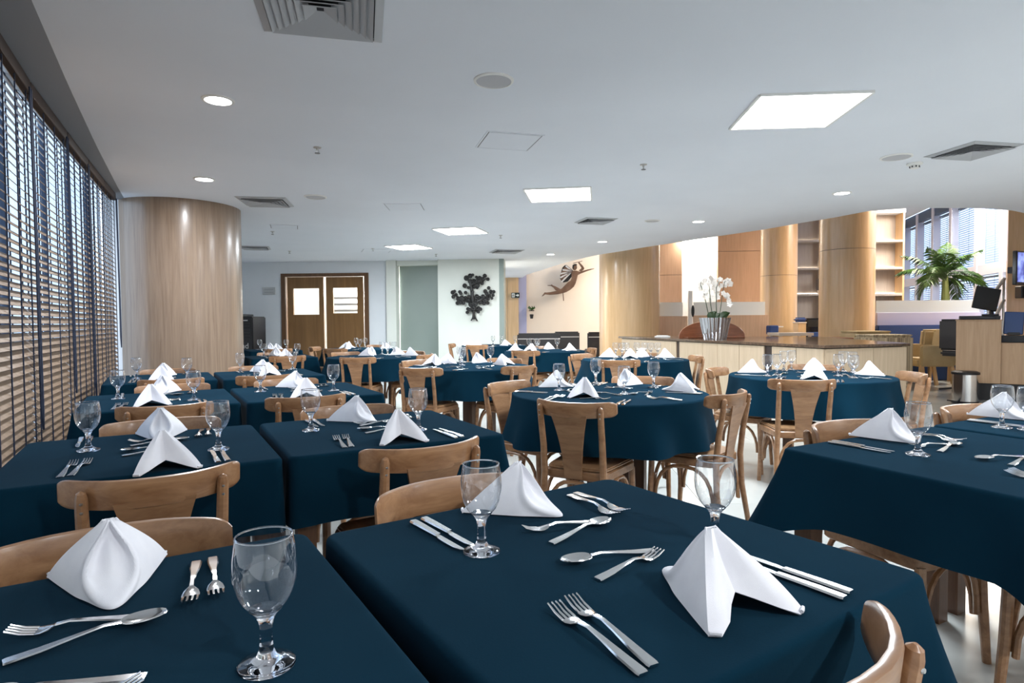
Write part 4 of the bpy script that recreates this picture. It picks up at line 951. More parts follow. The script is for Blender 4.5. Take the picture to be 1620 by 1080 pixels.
# ------------------------------------------------------------------ chairs
def rr_poly(pts, r, n=4):
    out = []; N = len(pts)
    for i in range(N):
        p = Vector(pts[i]); a = (Vector(pts[i - 1]) - p).normalized(); b = (Vector(pts[(i + 1) % N]) - p).normalized()
        half = a.angle(b) / 2; t = r / math.tan(half); p0 = p + a * t; p1 = p + b * t
        for k in range(n + 1):
            s = k / n; q = (p0 * (1 - s) + p * s) * (1 - s) + (p * (1 - s) + p1 * s) * s; out.append((q.x, q.y))
    return out
def make_chair():
    t = thing('dining_chair', 'wooden chair', 'chair')
    seat = [(-0.165, -0.20), (0.165, -0.20), (0.205, 0.19), (-0.205, 0.19)]
    MB().prism(rr_poly(seat, 0.06), 0.385, 0.430).build('seat_frame', CHAIRWOOD, t, bevel=0.006)
    MB().prism(rr_poly([(x * 0.96, y * 0.96) for x, y in seat], 0.055), 0.428, 0.447).build('seat', SEATWOOD, t, bevel=0.007, seg=2)
    # curved top rail
    rows = []; us = [-1, -0.985, -0.965, -0.94, -0.91, -0.87, -0.8, -0.7, -0.55, -0.4, -0.2]; us = us + [0] + [-q for q in us[::-1]]
    for u in us:
        x = 0.215 * u; yc = -0.272 + 0.100 * abs(u) ** 2.5; hh = 0.040 * (1 - 0.05 * u * u)
        e = max(0.0, (abs(u) - 0.85) / 0.15); hh *= math.sqrt(max(0.0, 1 - (0.82 * e) ** 2.6)); zc = 0.745 + 0.005 * u * u
        th = 0.011 * (1 - 0.25 * e)
        sec = []
        for k in range(12):
            an = 2 * PI * k / 12; cx, cz = math.cos(an), math.sin(an)
            sx = math.copysign(abs(cx) ** 0.45, cx); sz = math.copysign(abs(cz) ** 0.45, cz)
            sec.append(Vector((x, yc + th * sx - 0.15 * hh * sz * 0.9, zc + hh * sz)))
        rows.append(sec)
    mb = MB().grid(rows, closed=True); n0 = len(rows) * 12
    mb.f.append(list(range(12))); mb.f.append([n0 - 12 + k for k in range(12)])
    mb.build('top_rail', CHAIRWOOD, t, smooth=50)
    # tapering splat with waisted sides
    f = []; bk = []
    for i in range(9):
        s = i / 8; z = 0.395 + (0.722 - 0.395) * s; hw = 0.047 + 0.048 * s ** 1.9; y = -0.207 - 0.060 * s + 0.006 * math.sin(s * PI)
        f.append([Vector((-hw, y + 0.005, z)), Vector((0, y + 0.002, z)), Vector((hw, y + 0.005, z)), Vector((hw, y - 0.005, z)), Vector((0, y - 0.008, z)), Vector((-hw, y - 0.005, z))])
    mb = MB().grid(f, closed=True); mb.f.append([0, 1, 2, 3, 4, 5]); mb.f.append([48 + k for k in range(6)]); mb.build('splat', CHAIRWOOD, t, smooth=40)
    for sx in (-1, 1):
        p = MB().tube([(sx * 0.178, -0.255, 0), (sx * 0.165, -0.215, 0.25), (sx * 0.158, -0.208, 0.42), (sx * 0.158, -0.222, 0.56), (sx * 0.160, -0.244, 0.68), (sx * 0.161, -0.254, 0.745), (sx * 0.161, -0.257, 0.760), (sx * 0.161, -0.258, 0.766)], [0.0145, 0.0165, 0.0175, 0.0165, 0.0155, 0.0150, 0.011, 0.003], 10).build('leg', CHAIRWOOD, t)
        for z in (0.712, 0.735): MB().lathe([(0, 0), (0.0045, 0), (0.003, 0.003), (0, 0.0035)], 8, (sx * 0.1605, -0.2628 - (z - .712) * .16, z), M=Matrix.Rotation(PI / 2, 3, 'X')).build('screw', BRUSHED, p)
        MB().tube([(sx * 0.180, 0.165, 0.395), (sx * 0.184, 0.172, 0.2), (sx * 0.190, 0.185, 0)], [0.017, 0.0165, 0.0135], 10).build('leg', CHAIRWOOD, t)
    def arch(a, b, z0, zt, n=12):
        a = Vector(a); b = Vector(b); pts = []
        for i in range(n + 1):
            an = PI - PI * i / n; cx = math.copysign(abs(math.cos(an)) ** 0.75, math.cos(an)); q = (a + b) / 2 + (b - a) / 2 * cx; pts.append(Vector((q.x, q.y, z0 + (zt - z0) * math.sin(an) ** 0.9)))
        return MB().tube(pts, 0.0105, 7)
    for sx in (-1, 1): arch((sx * 0.166, -0.196, 0), (sx * 0.172, 0.148, 0), 0.16, 0.375).build('arched_brace', CHAIRWOOD, t)
    arch((-0.158, 0.166, 0), (0.158, 0.166, 0), 0.17, 0.375).build('arched_brace', CHAIRWOOD, t)
    arch((-0.145, -0.20, 0), (0.145, -0.20, 0), 0.17, 0.375).build('arched_brace', CHAIRWOOD, t)
    return t
CHAIR = Series(make_chair())
CG = 'dining chairs'
def chair_at(x, y, facing, label):
    """rail centre at (x, y), facing = direction the sitter looks"""
    dx, dy = math.cos(facing), math.sin(facing)
    CHAIR.put((x + 0.255 * dx, y + 0.255 * dy, 0), facing - PI / 2, label, CG)

# ------------------------------------------------------------------ tables and cloths
def cloth_mesh(peri, inner, drop, fold, corner):
    """peri: list of (point, outward normal, cornerness, phase)"""
    rows = []
    for f in inner: rows.append([Vector((p.x * f, p.y * f, 0)) for p, n, c, ph in peri])
    for k in range(4):
        a = PI / 2 * (k + 1) / 4; r = 0.012
        rows.append([Vector((p.x, p.y, 0)) + n * (r * math.sin(a)) + Vector((0, 0, -r * (1 - math.cos(a)))) for p, n, c, ph in peri])
    for k in range(1, 8):
        s = k / 7
        row = []
        for p, n, c, ph in peri:
            out = 0.012 + (fold(ph) * s ** 1.3) + corner * c * s ** 1.15
            row.append(Vector((p.x, p.y, 0)) + n * out + Vector((0, 0, -0.012 - (drop + 0.06 * c) * s)))
        rows.append(row)
    mb = MB().grid(rows, closed=True); mb.f.append(list(range(len(peri))))
    return mb
def square_peri(wd, dp, n=26, side=0):
    r = 0.02; pts = []
    cs = [(wd / 2 - r, dp / 2 - r, 0), (-wd / 2 + r, dp / 2 - r, PI / 2), (-wd / 2 + r, -dp / 2 + r, PI), (wd / 2 - r, -dp / 2 + r, 1.5 * PI)]
    for i, (cx, cy, a0) in enumerate(cs):
        for k in range(7):
            a = a0 + PI / 2 * k / 6; n_ = Vector((math.cos(a), math.sin(a), 0)); pts.append((Vector((cx, cy, 0)) + n_ * r, n_, 1 - abs(k - 3) / 3 * 0.35, 0))
        nx, ny, a1 = cs[(i + 1) % 4]; e = a0 + PI / 2; n_ = Vector((math.cos(e), math.sin(e), 0)); A = Vector((cx, cy, 0)) + n_ * r; Bq = Vector((nx, ny, 0)) + n_ * r
        for k in range(1, n):
            s = k / n; dd = min(s, 1 - s) * (A - Bq).length; c = 0.65 * max(0, 1 - dd / 0.15) ** 1.5
            pts.append((A + (Bq - A) * s, n_, c, s * 6 + i))
    return [(p, n_, c * (1 if not side or p.x * side > 0 else 0.12), ph) for p, n_, c, ph in pts]
def square_table(cx, cy, wd, dp, rot, phrase, corner=0.055, seedk=0, side=0):
    t = thing('dining_table', 'wooden table under the navy cloth of the ' + phrase, 'table', (cx, cy, 0), rot, 'square dining tables')
    MB().box((0, 0, TZ - 0.02), (wd - 0.012, dp - 0.012, 0.03)).build('tabletop', LEGWOOD, t, bevel=0.004)
    for sx in (-1, 1):
        for sy in (-1, 1): MB().bar((sx * (wd / 2 - 0.045), sy * (dp / 2 - 0.055), 0), (sx * (wd / 2 - 0.045), sy * (dp / 2 - 0.055), TZ - 0.036), 0.06, 0.06, (1, 0, 0)).build('leg', LEGWOOD, t)
    for sy in (-1, 1): MB().box((0, sy * (dp / 2 - 0.07), TZ - 0.08), (wd - 0.16, 0.025, 0.07)).build('apron', LEGWOOD, t)
    o = cloth_mesh(square_peri(wd, dp, 26, side), (0.3, 0.6, 0.9, 0.985, 1.0), 0.215, lambda ph: 0.003 + 0.005 * math.sin(ph * 2.1 + seedk), corner).build('tablecloth', CLOTH, smooth=60)
    o.location = (cx, cy, TZ); o.rotation_euler = (0, 0, rot)
    tag(o, 'dark navy cloth draped over the ' + phrase, 'tablecloth', 'navy tablecloths on square tables')
def round_table(cx, cy, r, phrase, seedk=0, angs=(45, 135, 225, 315)):
    t = thing('dining_table', 'wooden table under the navy cloth of the ' + phrase, 'table', (cx, cy, 0), R(max(range(90), key=lambda q: min(abs((q + 45 + 90 * k - a + 180) % 360 - 180) for k in range(4) for a in angs))), 'round dining tables')
    MB().lathe([(0, TZ - 0.035), (r - 0.01, TZ - 0.035), (r - 0.006, TZ - 0.005), (0, TZ - 0.005)], 40).build('tabletop', LEGWOOD, t)
    q = r * 0.26
    for sx in (-1, 1):
        for sy in (-1, 1): MB().bar((sx * q, sy * q, 0), (sx * q, sy * q, TZ - 0.036), 0.065, 0.065, (1, 0, 0)).build('leg', LEGWOOD, t)
    rnd = random.Random(seedk); ph0 = [rnd.uniform(0, 6.28) for _ in range(4)]
    def fold(a): return (1 - 0.6 * max(math.exp(-(((a - R(g) + PI) % (2 * PI) - PI) / 0.30) ** 2) for g in angs)) * fold0(a)
    def fold0(a): return 0.052 + 0.020 * math.sin(6 * a + ph0[0]) + 0.032 * math.sin(11 * a + ph0[1]) + 0.012 * math.sin(4 * a + ph0[2])
    pr = []
    for k in range(120):
        a = 2 * PI * k / 120; n_ = Vector((math.cos(a), math.sin(a), 0)); pr.append((n_ * (r - 0.008), n_, 0, a))
    o = cloth_mesh(pr, (0.3, 0.7, 0.95, 1.0), 0.25, fold, 0).build('tablecloth', CLOTH, smooth=60)
    o.location = (cx, cy, TZ)
    tag(o, 'dark navy round cloth draped over the ' + phrase, 'tablecloth', 'navy tablecloths on round tables')

# ------------------------------------------------------------------ table ware
def make_napkin():
    H = 0.107; NS = 108; NT = 40
    def base(s):
        # outer edge from one foot round the long point to the other foot
        P = [(-0.090, -0.094), (-0.066, -0.022), (-0.040, 0.046), (0.0, 0.104), (0.040, 0.046), (0.066, -0.022), (0.090, -0.094)]
        x = s * 6; i = min(5, int(x)); f = x - i; p0 = Vector(P[max(0, i - 1)]); p1 = Vector(P[i]); p2 = Vector(P[i + 1]); p3 = Vector(P[min(6, i + 2)])
        q = 0.5 * ((2 * p1) + (p2 - p0) * f + (2 * p0 - 5 * p1 + 4 * p2 - p3) * f * f + (3 * p1 - p0 - 3 * p2 + p3) * f ** 3)
        return Vector((q.x, q.y, 0.0))
    rows = []
    for j in range(NT + 1):
        t = j / NT; row = []
        for i in range(NS + 1):
            s = i / NS; b = base(s); ap = Vector((0.010 * (s - 0.5) * 2, 0.004, H))
            q = b.lerp(ap, t)
            n = Vector((b.x, b.y + 0.015, 0)).normalized()
            q += n * 0.011 * math.sin(PI * t) * (1 - t * 0.5)
            # the rolled, hollow front fold
            e = math.sqrt(((s - 0.5) / 0.165) ** 2 + ((t - 0.53) / 0.45) ** 2)
            if e < 1: q += Vector((0, -0.050, 0.004)) * (1 - e ** 4) * (1 - 0.6 * t)
            q += n * 0.010 * math.exp(-((e - 1.12) / 0.15) ** 2) * (1 - t) ** 0.5
            row.append(q)
        rows.append(row)
    mb = MB().grid(rows)
    # inner faces: from each foot in to the raised crease under the ridge
    for sg in (-1, 1):
        rw = []
        for j in range(NT + 1):
            t = j / NT; out = rows[j][0] if sg < 0 else rows[j][NS]
            cr = Vector((0, -0.050 + 0.020 * t, 0.026)).lerp(Vector((0, -0.004, H)), t)
            lowf = Vector((sg * 0.074, -0.103, 0.0)).lerp(Vector((sg * 0.006, -0.006, H)), t)
            rw.append([out, out.lerp(lowf, 0.6), lowf, lowf.lerp(cr, 0.35) + Vector((0, -0.006 * (1 - t), 0)), lowf.lerp(cr, 0.7), cr])
        mb.grid(rw if sg < 0 else [r[::-1] for r in rw])
    o = mb.build('folded_napkin', LINEN, solid=0.0028, smooth=42)
    # hem roll at the two feet as a part
    for sg in (-1, 1):
        MB().tube([(sg * 0.088, -0.094, 0.004), (sg * 0.082, -0.099, 0.0045), (sg * 0.075, -0.103, 0.004)], 0.0030, 6).build('hem', LINEN, o)
    return tag(o, 'white napkin', 'napkin')
NAP = Series(make_napkin())

def make_goblet():
    t = thing('goblet', 'clear goblet', 'glass')
    prof = [(0.0045, 0.066), (0.010, 0.0665), (0.0185, 0.0715), (0.0275, 0.082), (0.0342, 0.096), (0.0378, 0.111), (0.0388, 0.124), (0.0380, 0.139), (0.0360, 0.153), (0.0342, 0.1645), (0.0338, 0.1652), (0.0332, 0.1645)]
    MB().lathe(prof, 36).build('bowl', BOWLG, t, smooth=80, recalc=False)
    MB().tube([(0.0339 * math.cos(k * PI / 18), 0.0339 * math.sin(k * PI / 18), 0.1647) for k in range(37)], 0.0013, 5, False).build('rim', STEMG, t)
    MB().lathe([(0, 0.0), (0.020, 0.001), (0.0345, 0.0), (0.0352, 0.0022), (0.0335, 0.0042), (0.022, 0.0075), (0.0125, 0.0125), (0.0088, 0.021), (0.0072, 0.036), (0.0074, 0.048), (0.0094, 0.058), (0.0135, 0.0662), (0.0200, 0.0725), (0.0178, 0.0738), (0.0, 0.0700)], 20).build('stem', STEMG, t, smooth=60)
    return t
GOB = Series(make_goblet())

def ribbon(sts, th):
    """sts: (y, z, half width) stations along a piece of cutlery"""
    rows = []
    for y, z, hw in sts:
        rows.append([Vector((-hw, y, z)), Vector((-hw * .75, y, z + th / 2)), Vector((hw * .75, y, z + th / 2)), Vector((hw, y, z)), Vector((hw * .75, y, z - th / 2)), Vector((-hw * .75, y, z - th / 2))])
    mb = MB().grid(rows, closed=True); n = (len(rows) - 1) * 6
    mb.f.append([0, 1, 2, 3, 4, 5]); mb.f.append([n + k for k in range(6)]); return mb
def make_fork(s=1.0, name='fork'):
    o = ribbon([(-0.100 * s, 0.0025, 0.0085), (-0.096 * s, 0.003, 0.0098), (-0.06 * s, 0.005, 0.0085), (-0.02 * s, 0.009, 0.0052), (0.012 * s, 0.0115, 0.0036), (0.032 * s, 0.009, 0.0042)], 0.0034).build(name, STEEL)
    mb = ribbon([(0.032 * s, 0.009, 0.0042), (0.040 * s, 0.0062, 0.0105), (0.050 * s, 0.0042, 0.0128), (0.058 * s, 0.0040, 0.0130)], 0.0024)
    for k in range(4):
        x = -0.0105 + 0.007 * k; r = ribbon([(0.058 * s, 0.0040, 0.0022), (0.078 * s, 0.0065, 0.0019), (0.098 * s, 0.0125, 0.0012)], 0.0022)
        mb.add([q + Vector((x, 0, 0)) for q in r.v], r.f)
    mb.build('tines', STEEL, o); return tag(o, 'fork', 'fork')
def make_spoon(s=1.0):
    o = ribbon([(-0.100 * s, 0.0025, 0.0085), (-0.096 * s, 0.003, 0.0098), (-0.06 * s, 0.005, 0.0085), (-0.02 * s, 0.009, 0.0050), (0.015 * s, 0.0125, 0.0036), (0.036 * s, 0.0105, 0.0040)], 0.0034).build('spoon', STEEL)
    rows = []
    for i in range(17):
        t = i / 16; y = (0.036 + 0.062 * t) * s; tt = 0.02 + 0.965 * t; hw = 0.0200 * s * math.sqrt(max(0.0, 1 - (2 * tt ** 0.86 - 1) ** 2)); zr = 0.0105 - 0.001 * t; dep = 0.0075 * math.sin(PI * (0.1 + 0.82 * t))
        rows.append([Vector((hw * u, y, zr - dep * (1 - u * u))) for u in (-1, -.7, -.35, 0, .35, .7, 1)])
    MB().grid(rows).build('bowl', STEEL, o, solid=0.0016, smooth=60); return tag(o, 'spoon', 'spoon')
def make_knife():
    o = ribbon([(-0.104, 0.004, 0.0075), (-0.100, 0.004, 0.0092), (-0.06, 0.0045, 0.0085), (-0.01, 0.0045, 0.0072), (0.008, 0.0045, 0.0068)], 0.0062).build('knife', STEEL)
    mb = MB().prism([(-0.0045, 0.008), (0.0055, 0.008), (0.0085, 0.022), (0.0095, 0.05), (0.0085, 0.08), (0.004, 0.100), (-0.001, 0.106), (-0.0045, 0.10)], 0.0032, 0.0048)
    mb.build('blade', STEEL, o, bevel=0.0006); return tag(o, 'knife', 'knife')
FORK = Series(make_fork()); DFORK = Series(make_fork(0.86)); SPOON = Series(make_spoon(0.95)); KNIFE = Series(make_knife())
J = random.Random(5)
def jit(a): return J.uniform(-a, a)
G_CUT = 'steel cutlery'; G_NAP = 'folded napkins'; G_GLS = 'clear goblets'
def segplace(S, a, b, label, grp, z=TZ + 0.0004):
    """a = business end, b = handle end (world xy)"""
    d = Vector((a[0] - b[0], a[1] - b[1])); c = ((a[0] + b[0]) / 2, (a[1] + b[1]) / 2); S.put((c[0], c[1], z), math.atan2(d.y, d.x) - PI / 2, label, grp)
def place_setting(ox, oy, rot, edge, where, nap=None, gl=None, simple=False, cutlery='fks', naprot=None, napon=True, far=False):
    """one seat: origin at table centre (ox, oy); the diner sits towards local -y, edge = distance centre to edge"""
    e = edge - 0.375; cs, sn = math.cos(rot), math.sin(rot)
    jx, jy, ja = jit(0.012), jit(0.012), jit(0.05)
    def W(x, y):
        y -= e; x += jx; y += jy; return (ox + cs * x - sn * y, oy + sn * x + cs * y)
    npos = None
    if napon:
        npos = W(0.012, -0.225) if nap is None else nap[:2]
        NAP.put((npos[0], npos[1], TZ + 0.0032), (rot + jit(0.2)) if naprot is None else naprot, 'folded white napkin at the %s' % where, G_NAP)
    def put(S, a, b, label, clear):
        a = Vector(a); b = Vector(b)
        if npos:
            q = Vector(npos); ab = b - a; t = max(0, min(1, (q - a).dot(ab) / ab.length_squared)); dv = (a + ab * t) - q
            if 1e-4 < dv.length < clear: mv = dv.normalized() * (clear - dv.length); a += mv; b += mv
        segplace(S, a, b, label, G_CUT)
    if 'f' in cutlery:
        put(FORK, W(-0.199, -0.127), W(-0.214, -0.327), 'outer dinner fork at the %s' % where, 0.152)
        put(FORK, W(-0.163, -0.122), W(-0.190, -0.322), 'inner dinner fork at the %s' % where, 0.120)
    if 'k' in cutlery:
        put(KNIFE, W(0.207, -0.145), W(0.214, -0.353), 'outer table knife at the %s' % where, 0.148)
        put(KNIFE, W(0.179, -0.150), W(0.186, -0.358), 'inner table knife at the %s' % where, 0.120)
    if 's' in cutlery:
        sp_, df_ = ((W(-0.150, -0.122), W(0.062, -0.080)), (W(0.050, -0.165), W(-0.104, -0.130))) if far else ((W(-0.082, -0.004), W(0.090, -0.050)), (W(0.108, -0.066), W(-0.092, -0.090)))
        lim_ = 0 if 'front' in where else 0.112
        put(SPOON, *sp_, 'dessert spoon above the %s' % where, lim_ and 0.150)
        put(DFORK, *df_, 'dessert fork above the %s' % where, lim_)
    if gl is not False:
        p = W(0.185, -0.100) if gl is None else gl[:2]
        GOB.put((p[0], p[1], TZ + 0.0004), J.uniform(0, 6), 'clear stemmed goblet at the %s' % where, G_GLS)
def zt(px, py): P = at_z(px, py, TZ); return (P.x, P.y)

# --- square tables: (centre x, y, width, depth, rotation, phrase)
A2 = (0.708, 0.900, 0.765, 0.765, R(3.4)); A1 = (-0.118, 0.905, 0.765, 0.765, R(1.5))
SQ = {
 'A1': (A1, 'front left square table'), 'A2': (A2, 'front centre square table'),
 'B1': ((-0.024, 2.44, 0.74, 0.755, R(-0.6)), 'second-row square table by the blinds'), 'B2': ((0.775, 2.43, 0.765, 0.755, R(-1.2)), 'second-row square table on the aisle'),
 'C1': ((0.033, 4.05, 0.735, 0.84, 0), 'third-row square table by the blinds'), 'C2': ((0.827, 4.03, 0.75, 0.84, 0), 'third-row square table on the aisle'),
 'D1': ((0.057, 5.66, 0.73, 0.86, 0), 'fourth-row square table by the blinds'), 'D2': ((0.852, 5.60, 0.75, 0.86, 0), 'fourth-row square table on the aisle'),
 'E2': ((1.42, 8.35, 0.76, 0.80, 0), 'square table past the curved column'), 'F2': ((1.68, 10.55, 0.76, 0.80, 0), 'farthest square table by the cooler'),
 'R1': ((2.235, 0.905, 0.85, 0.775, R(-2.5)), 'near square table at right edge'), 'R2': ((3.132, 0.872, 0.84, 0.775, R(-2.5)), 'far square table at right edge'),
}
for i, (k, (g, ph)) in enumerate(SQ.items()):
    square_table(*g, ph, corner={'R1': 0.13, 'A2': 0.09}.get(k, 0.07), seedk=i * 1.7, side={'A1': -1, 'B1': -1, 'C1': -1, 'D1': -1, 'R1': -1, 'A2': 1, 'B2': 1, 'C2': 1, 'D2': 1, 'R2': 1}.get(k, 0))
def sq_chair(key, side, dx=0.0, rail=None, rot=0.0):
    (cx, cy, wd, dp, r), ph = SQ[key]
    s = -1 if side == 'near' else 1; off = (dp / 2 + (0.205 if side == 'near' else 0.13)) if rail is None else rail
    lx, ly = dx, s * off; x = cx + math.cos(r) * lx - math.sin(r) * ly; y = cy + math.sin(r) * lx + math.cos(r) * ly
    chair_at(x, y, r + (PI / 2 if s < 0 else -PI / 2) + rot, 'wooden chair on the %s side of the %s' % (side, ph))
sq_chair('A1', 'far', 0.045, 0.512); sq_chair('A2', 'far', -0.045, 0.512, R(-2)); sq_chair('A2', 'near', -0.065, 0.495, R(0))
sq_chair('B1', 'near', 0.03, None, R(2)); sq_chair('B1', 'far', 0.05); sq_chair('B2', 'near', 0.01, 0.60, R(4)); sq_chair('B2', 'far', 0.0)
sq_chair('C1', 'near', 0.02); sq_chair('C1', 'far', 0.08); sq_chair('C2', 'near', -0.10); sq_chair('C2', 'far', -0.02)
sq_chair('D1', 'near', 0.06); sq_chair('D1', 'far', 0.06); sq_chair('D2', 'near', -0.1); sq_chair('D2', 'far', -0.05)
sq_chair('E2', 'near', 0.0); sq_chair('E2', 'far', 0.0); sq_chair('F2', 'near', 0.0)
sq_chair('R1', 'far', 0.02); sq_chair('R2', 'far', 0.0); sq_chair('R1', 'near', 0.16, 0.50)
def seat_sq(key, side, nap=None, gl=None, cut='fks', naprot=None, napon=True):
    (cx, cy, wd, dp, r), ph = SQ[key]
    place_setting(cx, cy, r if side == 'near' else r + PI, dp / 2, '%s place of the %s' % (side, ph), nap and zt(*nap), (zt(*gl) if gl else gl), False, cut, naprot, napon, side == 'far')
seat_sq('A1', 'far', (176, 925), (422, 1052), naprot=R(184)); seat_sq('A1', 'near', None, False, 'fs', napon=False)
seat_sq('A2', 'far', (820, 806), (762, 872), naprot=R(208)); seat_sq('A2', 'near', (1125, 945), (1131, 861), naprot=R(-6))
seat_sq('B1', 'far', (255, 690), (140, 712.5), naprot=R(178)); seat_sq('B1', 'near', (258, 738), (346, 711), naprot=R(8))
seat_sq('B2', 'far', (565, 665), (492, 681), naprot=R(206)); seat_sq('B2', 'near', (630, 695), (662, 680), naprot=R(-6))
seat_sq('C1', 'far', (258, 621), (187, 631), naprot=R(170)); seat_sq('C1', 'near', (239, 640), (307, 633), naprot=R(5))
seat_sq('C2', 'far', (468, 612), (412, 619.5), naprot=R(205)); seat_sq('C2', 'near', (484, 627), (528, 618), naprot=R(-10))
seat_sq('D1', 'far', (259, 595), (216, 599)); seat_sq('D1', 'near', (255, 602), (296, 600))
seat_sq('D2', 'far', (416, 588), (380, 588)); seat_sq('D2', 'near', (424, 594), (463, 584))
seat_sq('E2', 'far', None, None, 'fk'); seat_sq('E2', 'near', None, None, 'fk'); seat_sq('F2', 'near', None, None, 'k'); seat_sq('F2', 'far', None, None, 'k')
seat_sq('R1', 'far', (1408, 694), (1452, 719), naprot=R(168)); seat_sq('R1', 'near', None, False, 'fs', napon=False)
seat_sq('R2', 'far', (1588, 660), (1585, 676.5), naprot=R(165)); seat_sq('R2', 'near', None, (1627, 680), 's', napon=False)

# --- round tables
RT = {
 'T1': (2.37, 2.90, 0.58, 'nearest round table'), 'T2': (4.37, 2.93, 0.585, 'round table before counter corner'),
 'T3': (4.68, 5.27, 0.585, 'round table before counter end'), 'T4': (2.66, 5.38, 0.585, 'round table left of centre'),
 'T5': (2.42, 7.57, 0.585, 'round table before wooden doors'), 'T6': (2.95, 10.05, 0.585, 'farthest round table'),
 'T7': (4.97, 7.55, 0.585, 'round table before black sofas'), 'T8': (5.38, 9.85, 0.585, 'round table below tree relief'),
}
sides = {'F': 'camera', 'L': 'left', 'R': 'right', 'B': 'far'}
def rt_chair(key, side, ang, rad=None, rot=0.0):
    x, y, r, ph = RT[key]; rad = rad or r + 0.20; a = R(ang)
    chair_at(x + rad * math.cos(a), y + rad * math.sin(a), a + PI + rot, 'wooden chair on the %s side of the %s' % (sides[side], ph))
RC_ = {
 'T1': [('F', 216, 0.75, -5), ('L', 123, 0.735, -10), ('R', 301, 0.735, -14), ('B', 32, 0.755, 12)],
 'T2': [('F', 212, 0.79, 18), ('L', 122, 0.735, -6), ('R', 310, 0.73, 6), ('B', 31, 0.78, 2)],
 'T3': [('F', 217, 0.78, 14), ('L', 110, 0.78, 0), ('R', 325, 0.72, 0), ('B', 43, 0.76, 0)],
 'T4': [('F', 208, 0.78, 10), ('L', 116, 0.76, 0), ('R', 288, 0.71, 0), ('B', 30, 0.76, 0)],
 'T5': [('F', 236, 0.76, 0), ('L', 104, 0.80, 0), ('R', 316, 0.74, 0), ('B', 32, 0.84, 0)],
 'T6': [('F', 222, 0.76, 0), ('L', 150, 0.78, 0), ('B', 45, 0.76, 0)],
 'T7': [('F', 214, 0.76, 0), ('R', 328, 0.73, 0), ('B', 62, 0.8, 0)],
 'T8': [('F', 216, 0.76, 0), ('L', 150, 0.80, 0)]}
for i, (k, (x, y, r, ph)) in enumerate(RT.items()): round_table(x, y, r, ph, i + 3, [q[1] for q in RC_[k]])
for key, lst in RC_.items():
    for side, ang, rad, tw_ in lst: rt_chair(key, side, ang, rad, R(tw_))
TAKEN = {}
def free_spot(key, p, rad):
    x, y, r, ph = RT[key]; lst = TAKEN.setdefault(key, [])
    best = None
    for ring in range(0, 26):
        for q in range(1 if ring == 0 else 14):
            a = q * 2 * PI / 14 + 0.3 * ring; c = (p[0] + ring * 0.016 * math.cos(a), p[1] + ring * 0.016 * math.sin(a))
            if math.hypot(c[0] - x, c[1] - y) > r - rad + 0.005: continue
            if all(math.hypot(c[0] - u, c[1] - v) > rad + w_ for u, v, w_ in lst):
                lst.append((*c, rad)); return c
    lst.append((*p, rad)); return p
def seat_rt(key, side, ang, nap=None, gls=(), cut='fks', naprot=None):
    x, y, r, ph = RT[key]; rot = R(ang) + PI / 2; where = '%s place of the %s' % (sides[side], ph)
    def ins(q, lim):
        p = zt(*q); dx, dy = p[0] - x, p[1] - y; dd = math.hypot(dx, dy); f = min(1, lim / max(dd, 1e-6)); return (x + dx * f, y + dy * f)
    place_setting(x, y, rot, r * 0.94, where, nap and free_spot(key, ins(nap, r - 0.13), 0.106), (free_spot(key, ins(gls[0], r - 0.05), 0.04) if gls else None), False, cut, naprot)
    for q, w_ in zip(gls[1:], ('second', 'third')):
        p = free_spot(key, ins(q, r - 0.05), 0.04); GOB.put((p[0], p[1], TZ + 0.0004), 0, '%s clustered goblet at the %s' % (w_, where), G_GLS)
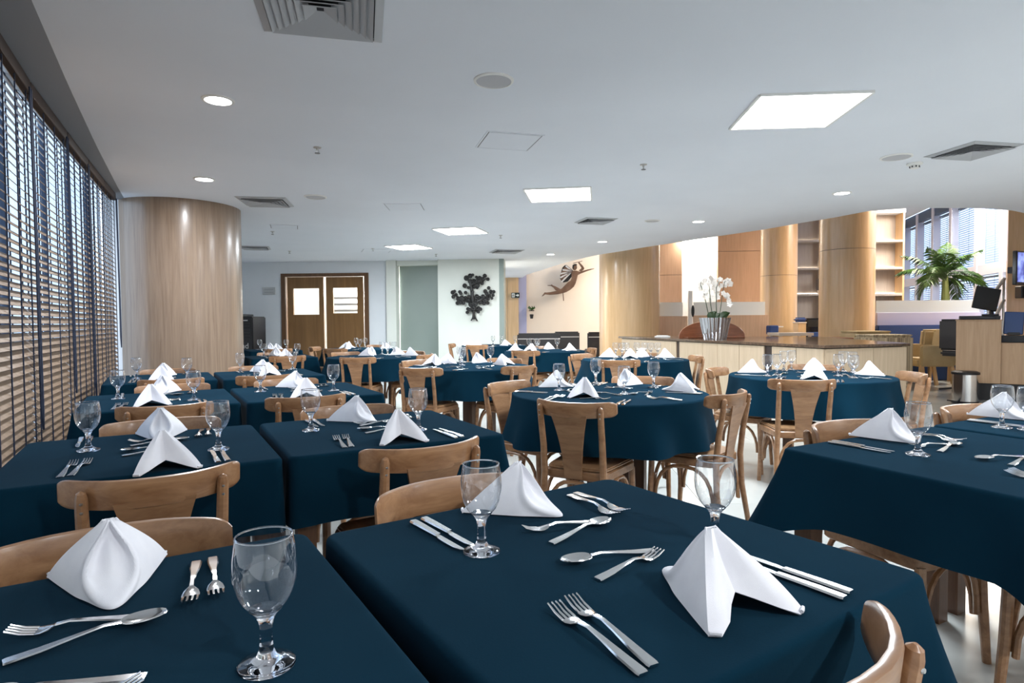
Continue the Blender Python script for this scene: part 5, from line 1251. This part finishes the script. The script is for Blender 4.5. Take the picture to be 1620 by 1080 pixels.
seat_rt('T1', 'F', 216, (925, 627), [(987.5, 623.6)], naprot=R(-42)); seat_rt('T1', 'L', 123, (868, 610), [(884.5, 617.5)]); seat_rt('T1', 'R', 301, (1079, 618), [(1034, 613)]); seat_rt('T1', 'B', 32, (1003, 603), [(936, 602)])
seat_rt('T2', 'F', 212, (1289, 599), [(1326, 595)], naprot=R(-60)); seat_rt('T2', 'L', 122, (1190, 589), [(1214, 595), (1229, 594), (1240, 586)]); seat_rt('T2', 'R', 310, (1387, 593), [(1350, 598), (1340, 587), (1356, 588)]); seat_rt('T2', 'B', 31, (1292, 582), [(1245, 583)])
seat_rt('T3', 'F', 220, (997, 566), [(1026, 562)]); seat_rt('T3', 'L', 110, (942, 563), [(951, 561), (962, 562), (974, 562)]); seat_rt('T3', 'R', 325, (1062, 565), [(1037, 562), (1045, 563)]); seat_rt('T3', 'B', 42, (1004, 558), [(1041, 557)], 'fk')
seat_rt('T4', 'F', 211, (688, 577), [(731, 578)]); seat_rt('T4', 'L', 116, (682, 572), [(683, 569)], 'fk'); seat_rt('T4', 'R', 288, (794, 577), [(784, 572)]); seat_rt('T4', 'B', 45, (768, 570), [(729, 569)], 'fk')
seat_rt('T5', 'F', 236, (588, 561), [(616, 560)], 'fk'); seat_rt('T5', 'L', 104, (584, 558), [(583, 554)], 'k'); seat_rt('T5', 'R', 328, (660, 562), [(627, 560)], 'fk'); seat_rt('T5', 'B', 22, (664, 558), [(660, 553)], 'k')
seat_rt('T6', 'F', 225, (548, 552), [(569, 552)], 'k'); seat_rt('T6', 'L', 150, (546, 549.5), [(550, 549)], 'k'); seat_rt('T6', 'B', 45, (609, 551), [(578, 550)], 'k')
seat_rt('T7', 'F', 214, (842, 555), [(848, 552)], 'fk'); seat_rt('T7', 'L', 140, (810, 554), [(822, 551)], 'k'); seat_rt('T7', 'R', 328, (901, 554), [(890, 551)], 'fk'); seat_rt('T7', 'B', 50, (879, 551), [(871, 550)], 'k')
seat_rt('T8', 'F', 215, (743, 547), [(780, 545.5)], 'k'); seat_rt('T8', 'L', 170, (756, 547.5), [(803, 543)], 'k'); seat_rt('T8', 'R', 300, (799, 546.5), [(815, 545)], 'k')
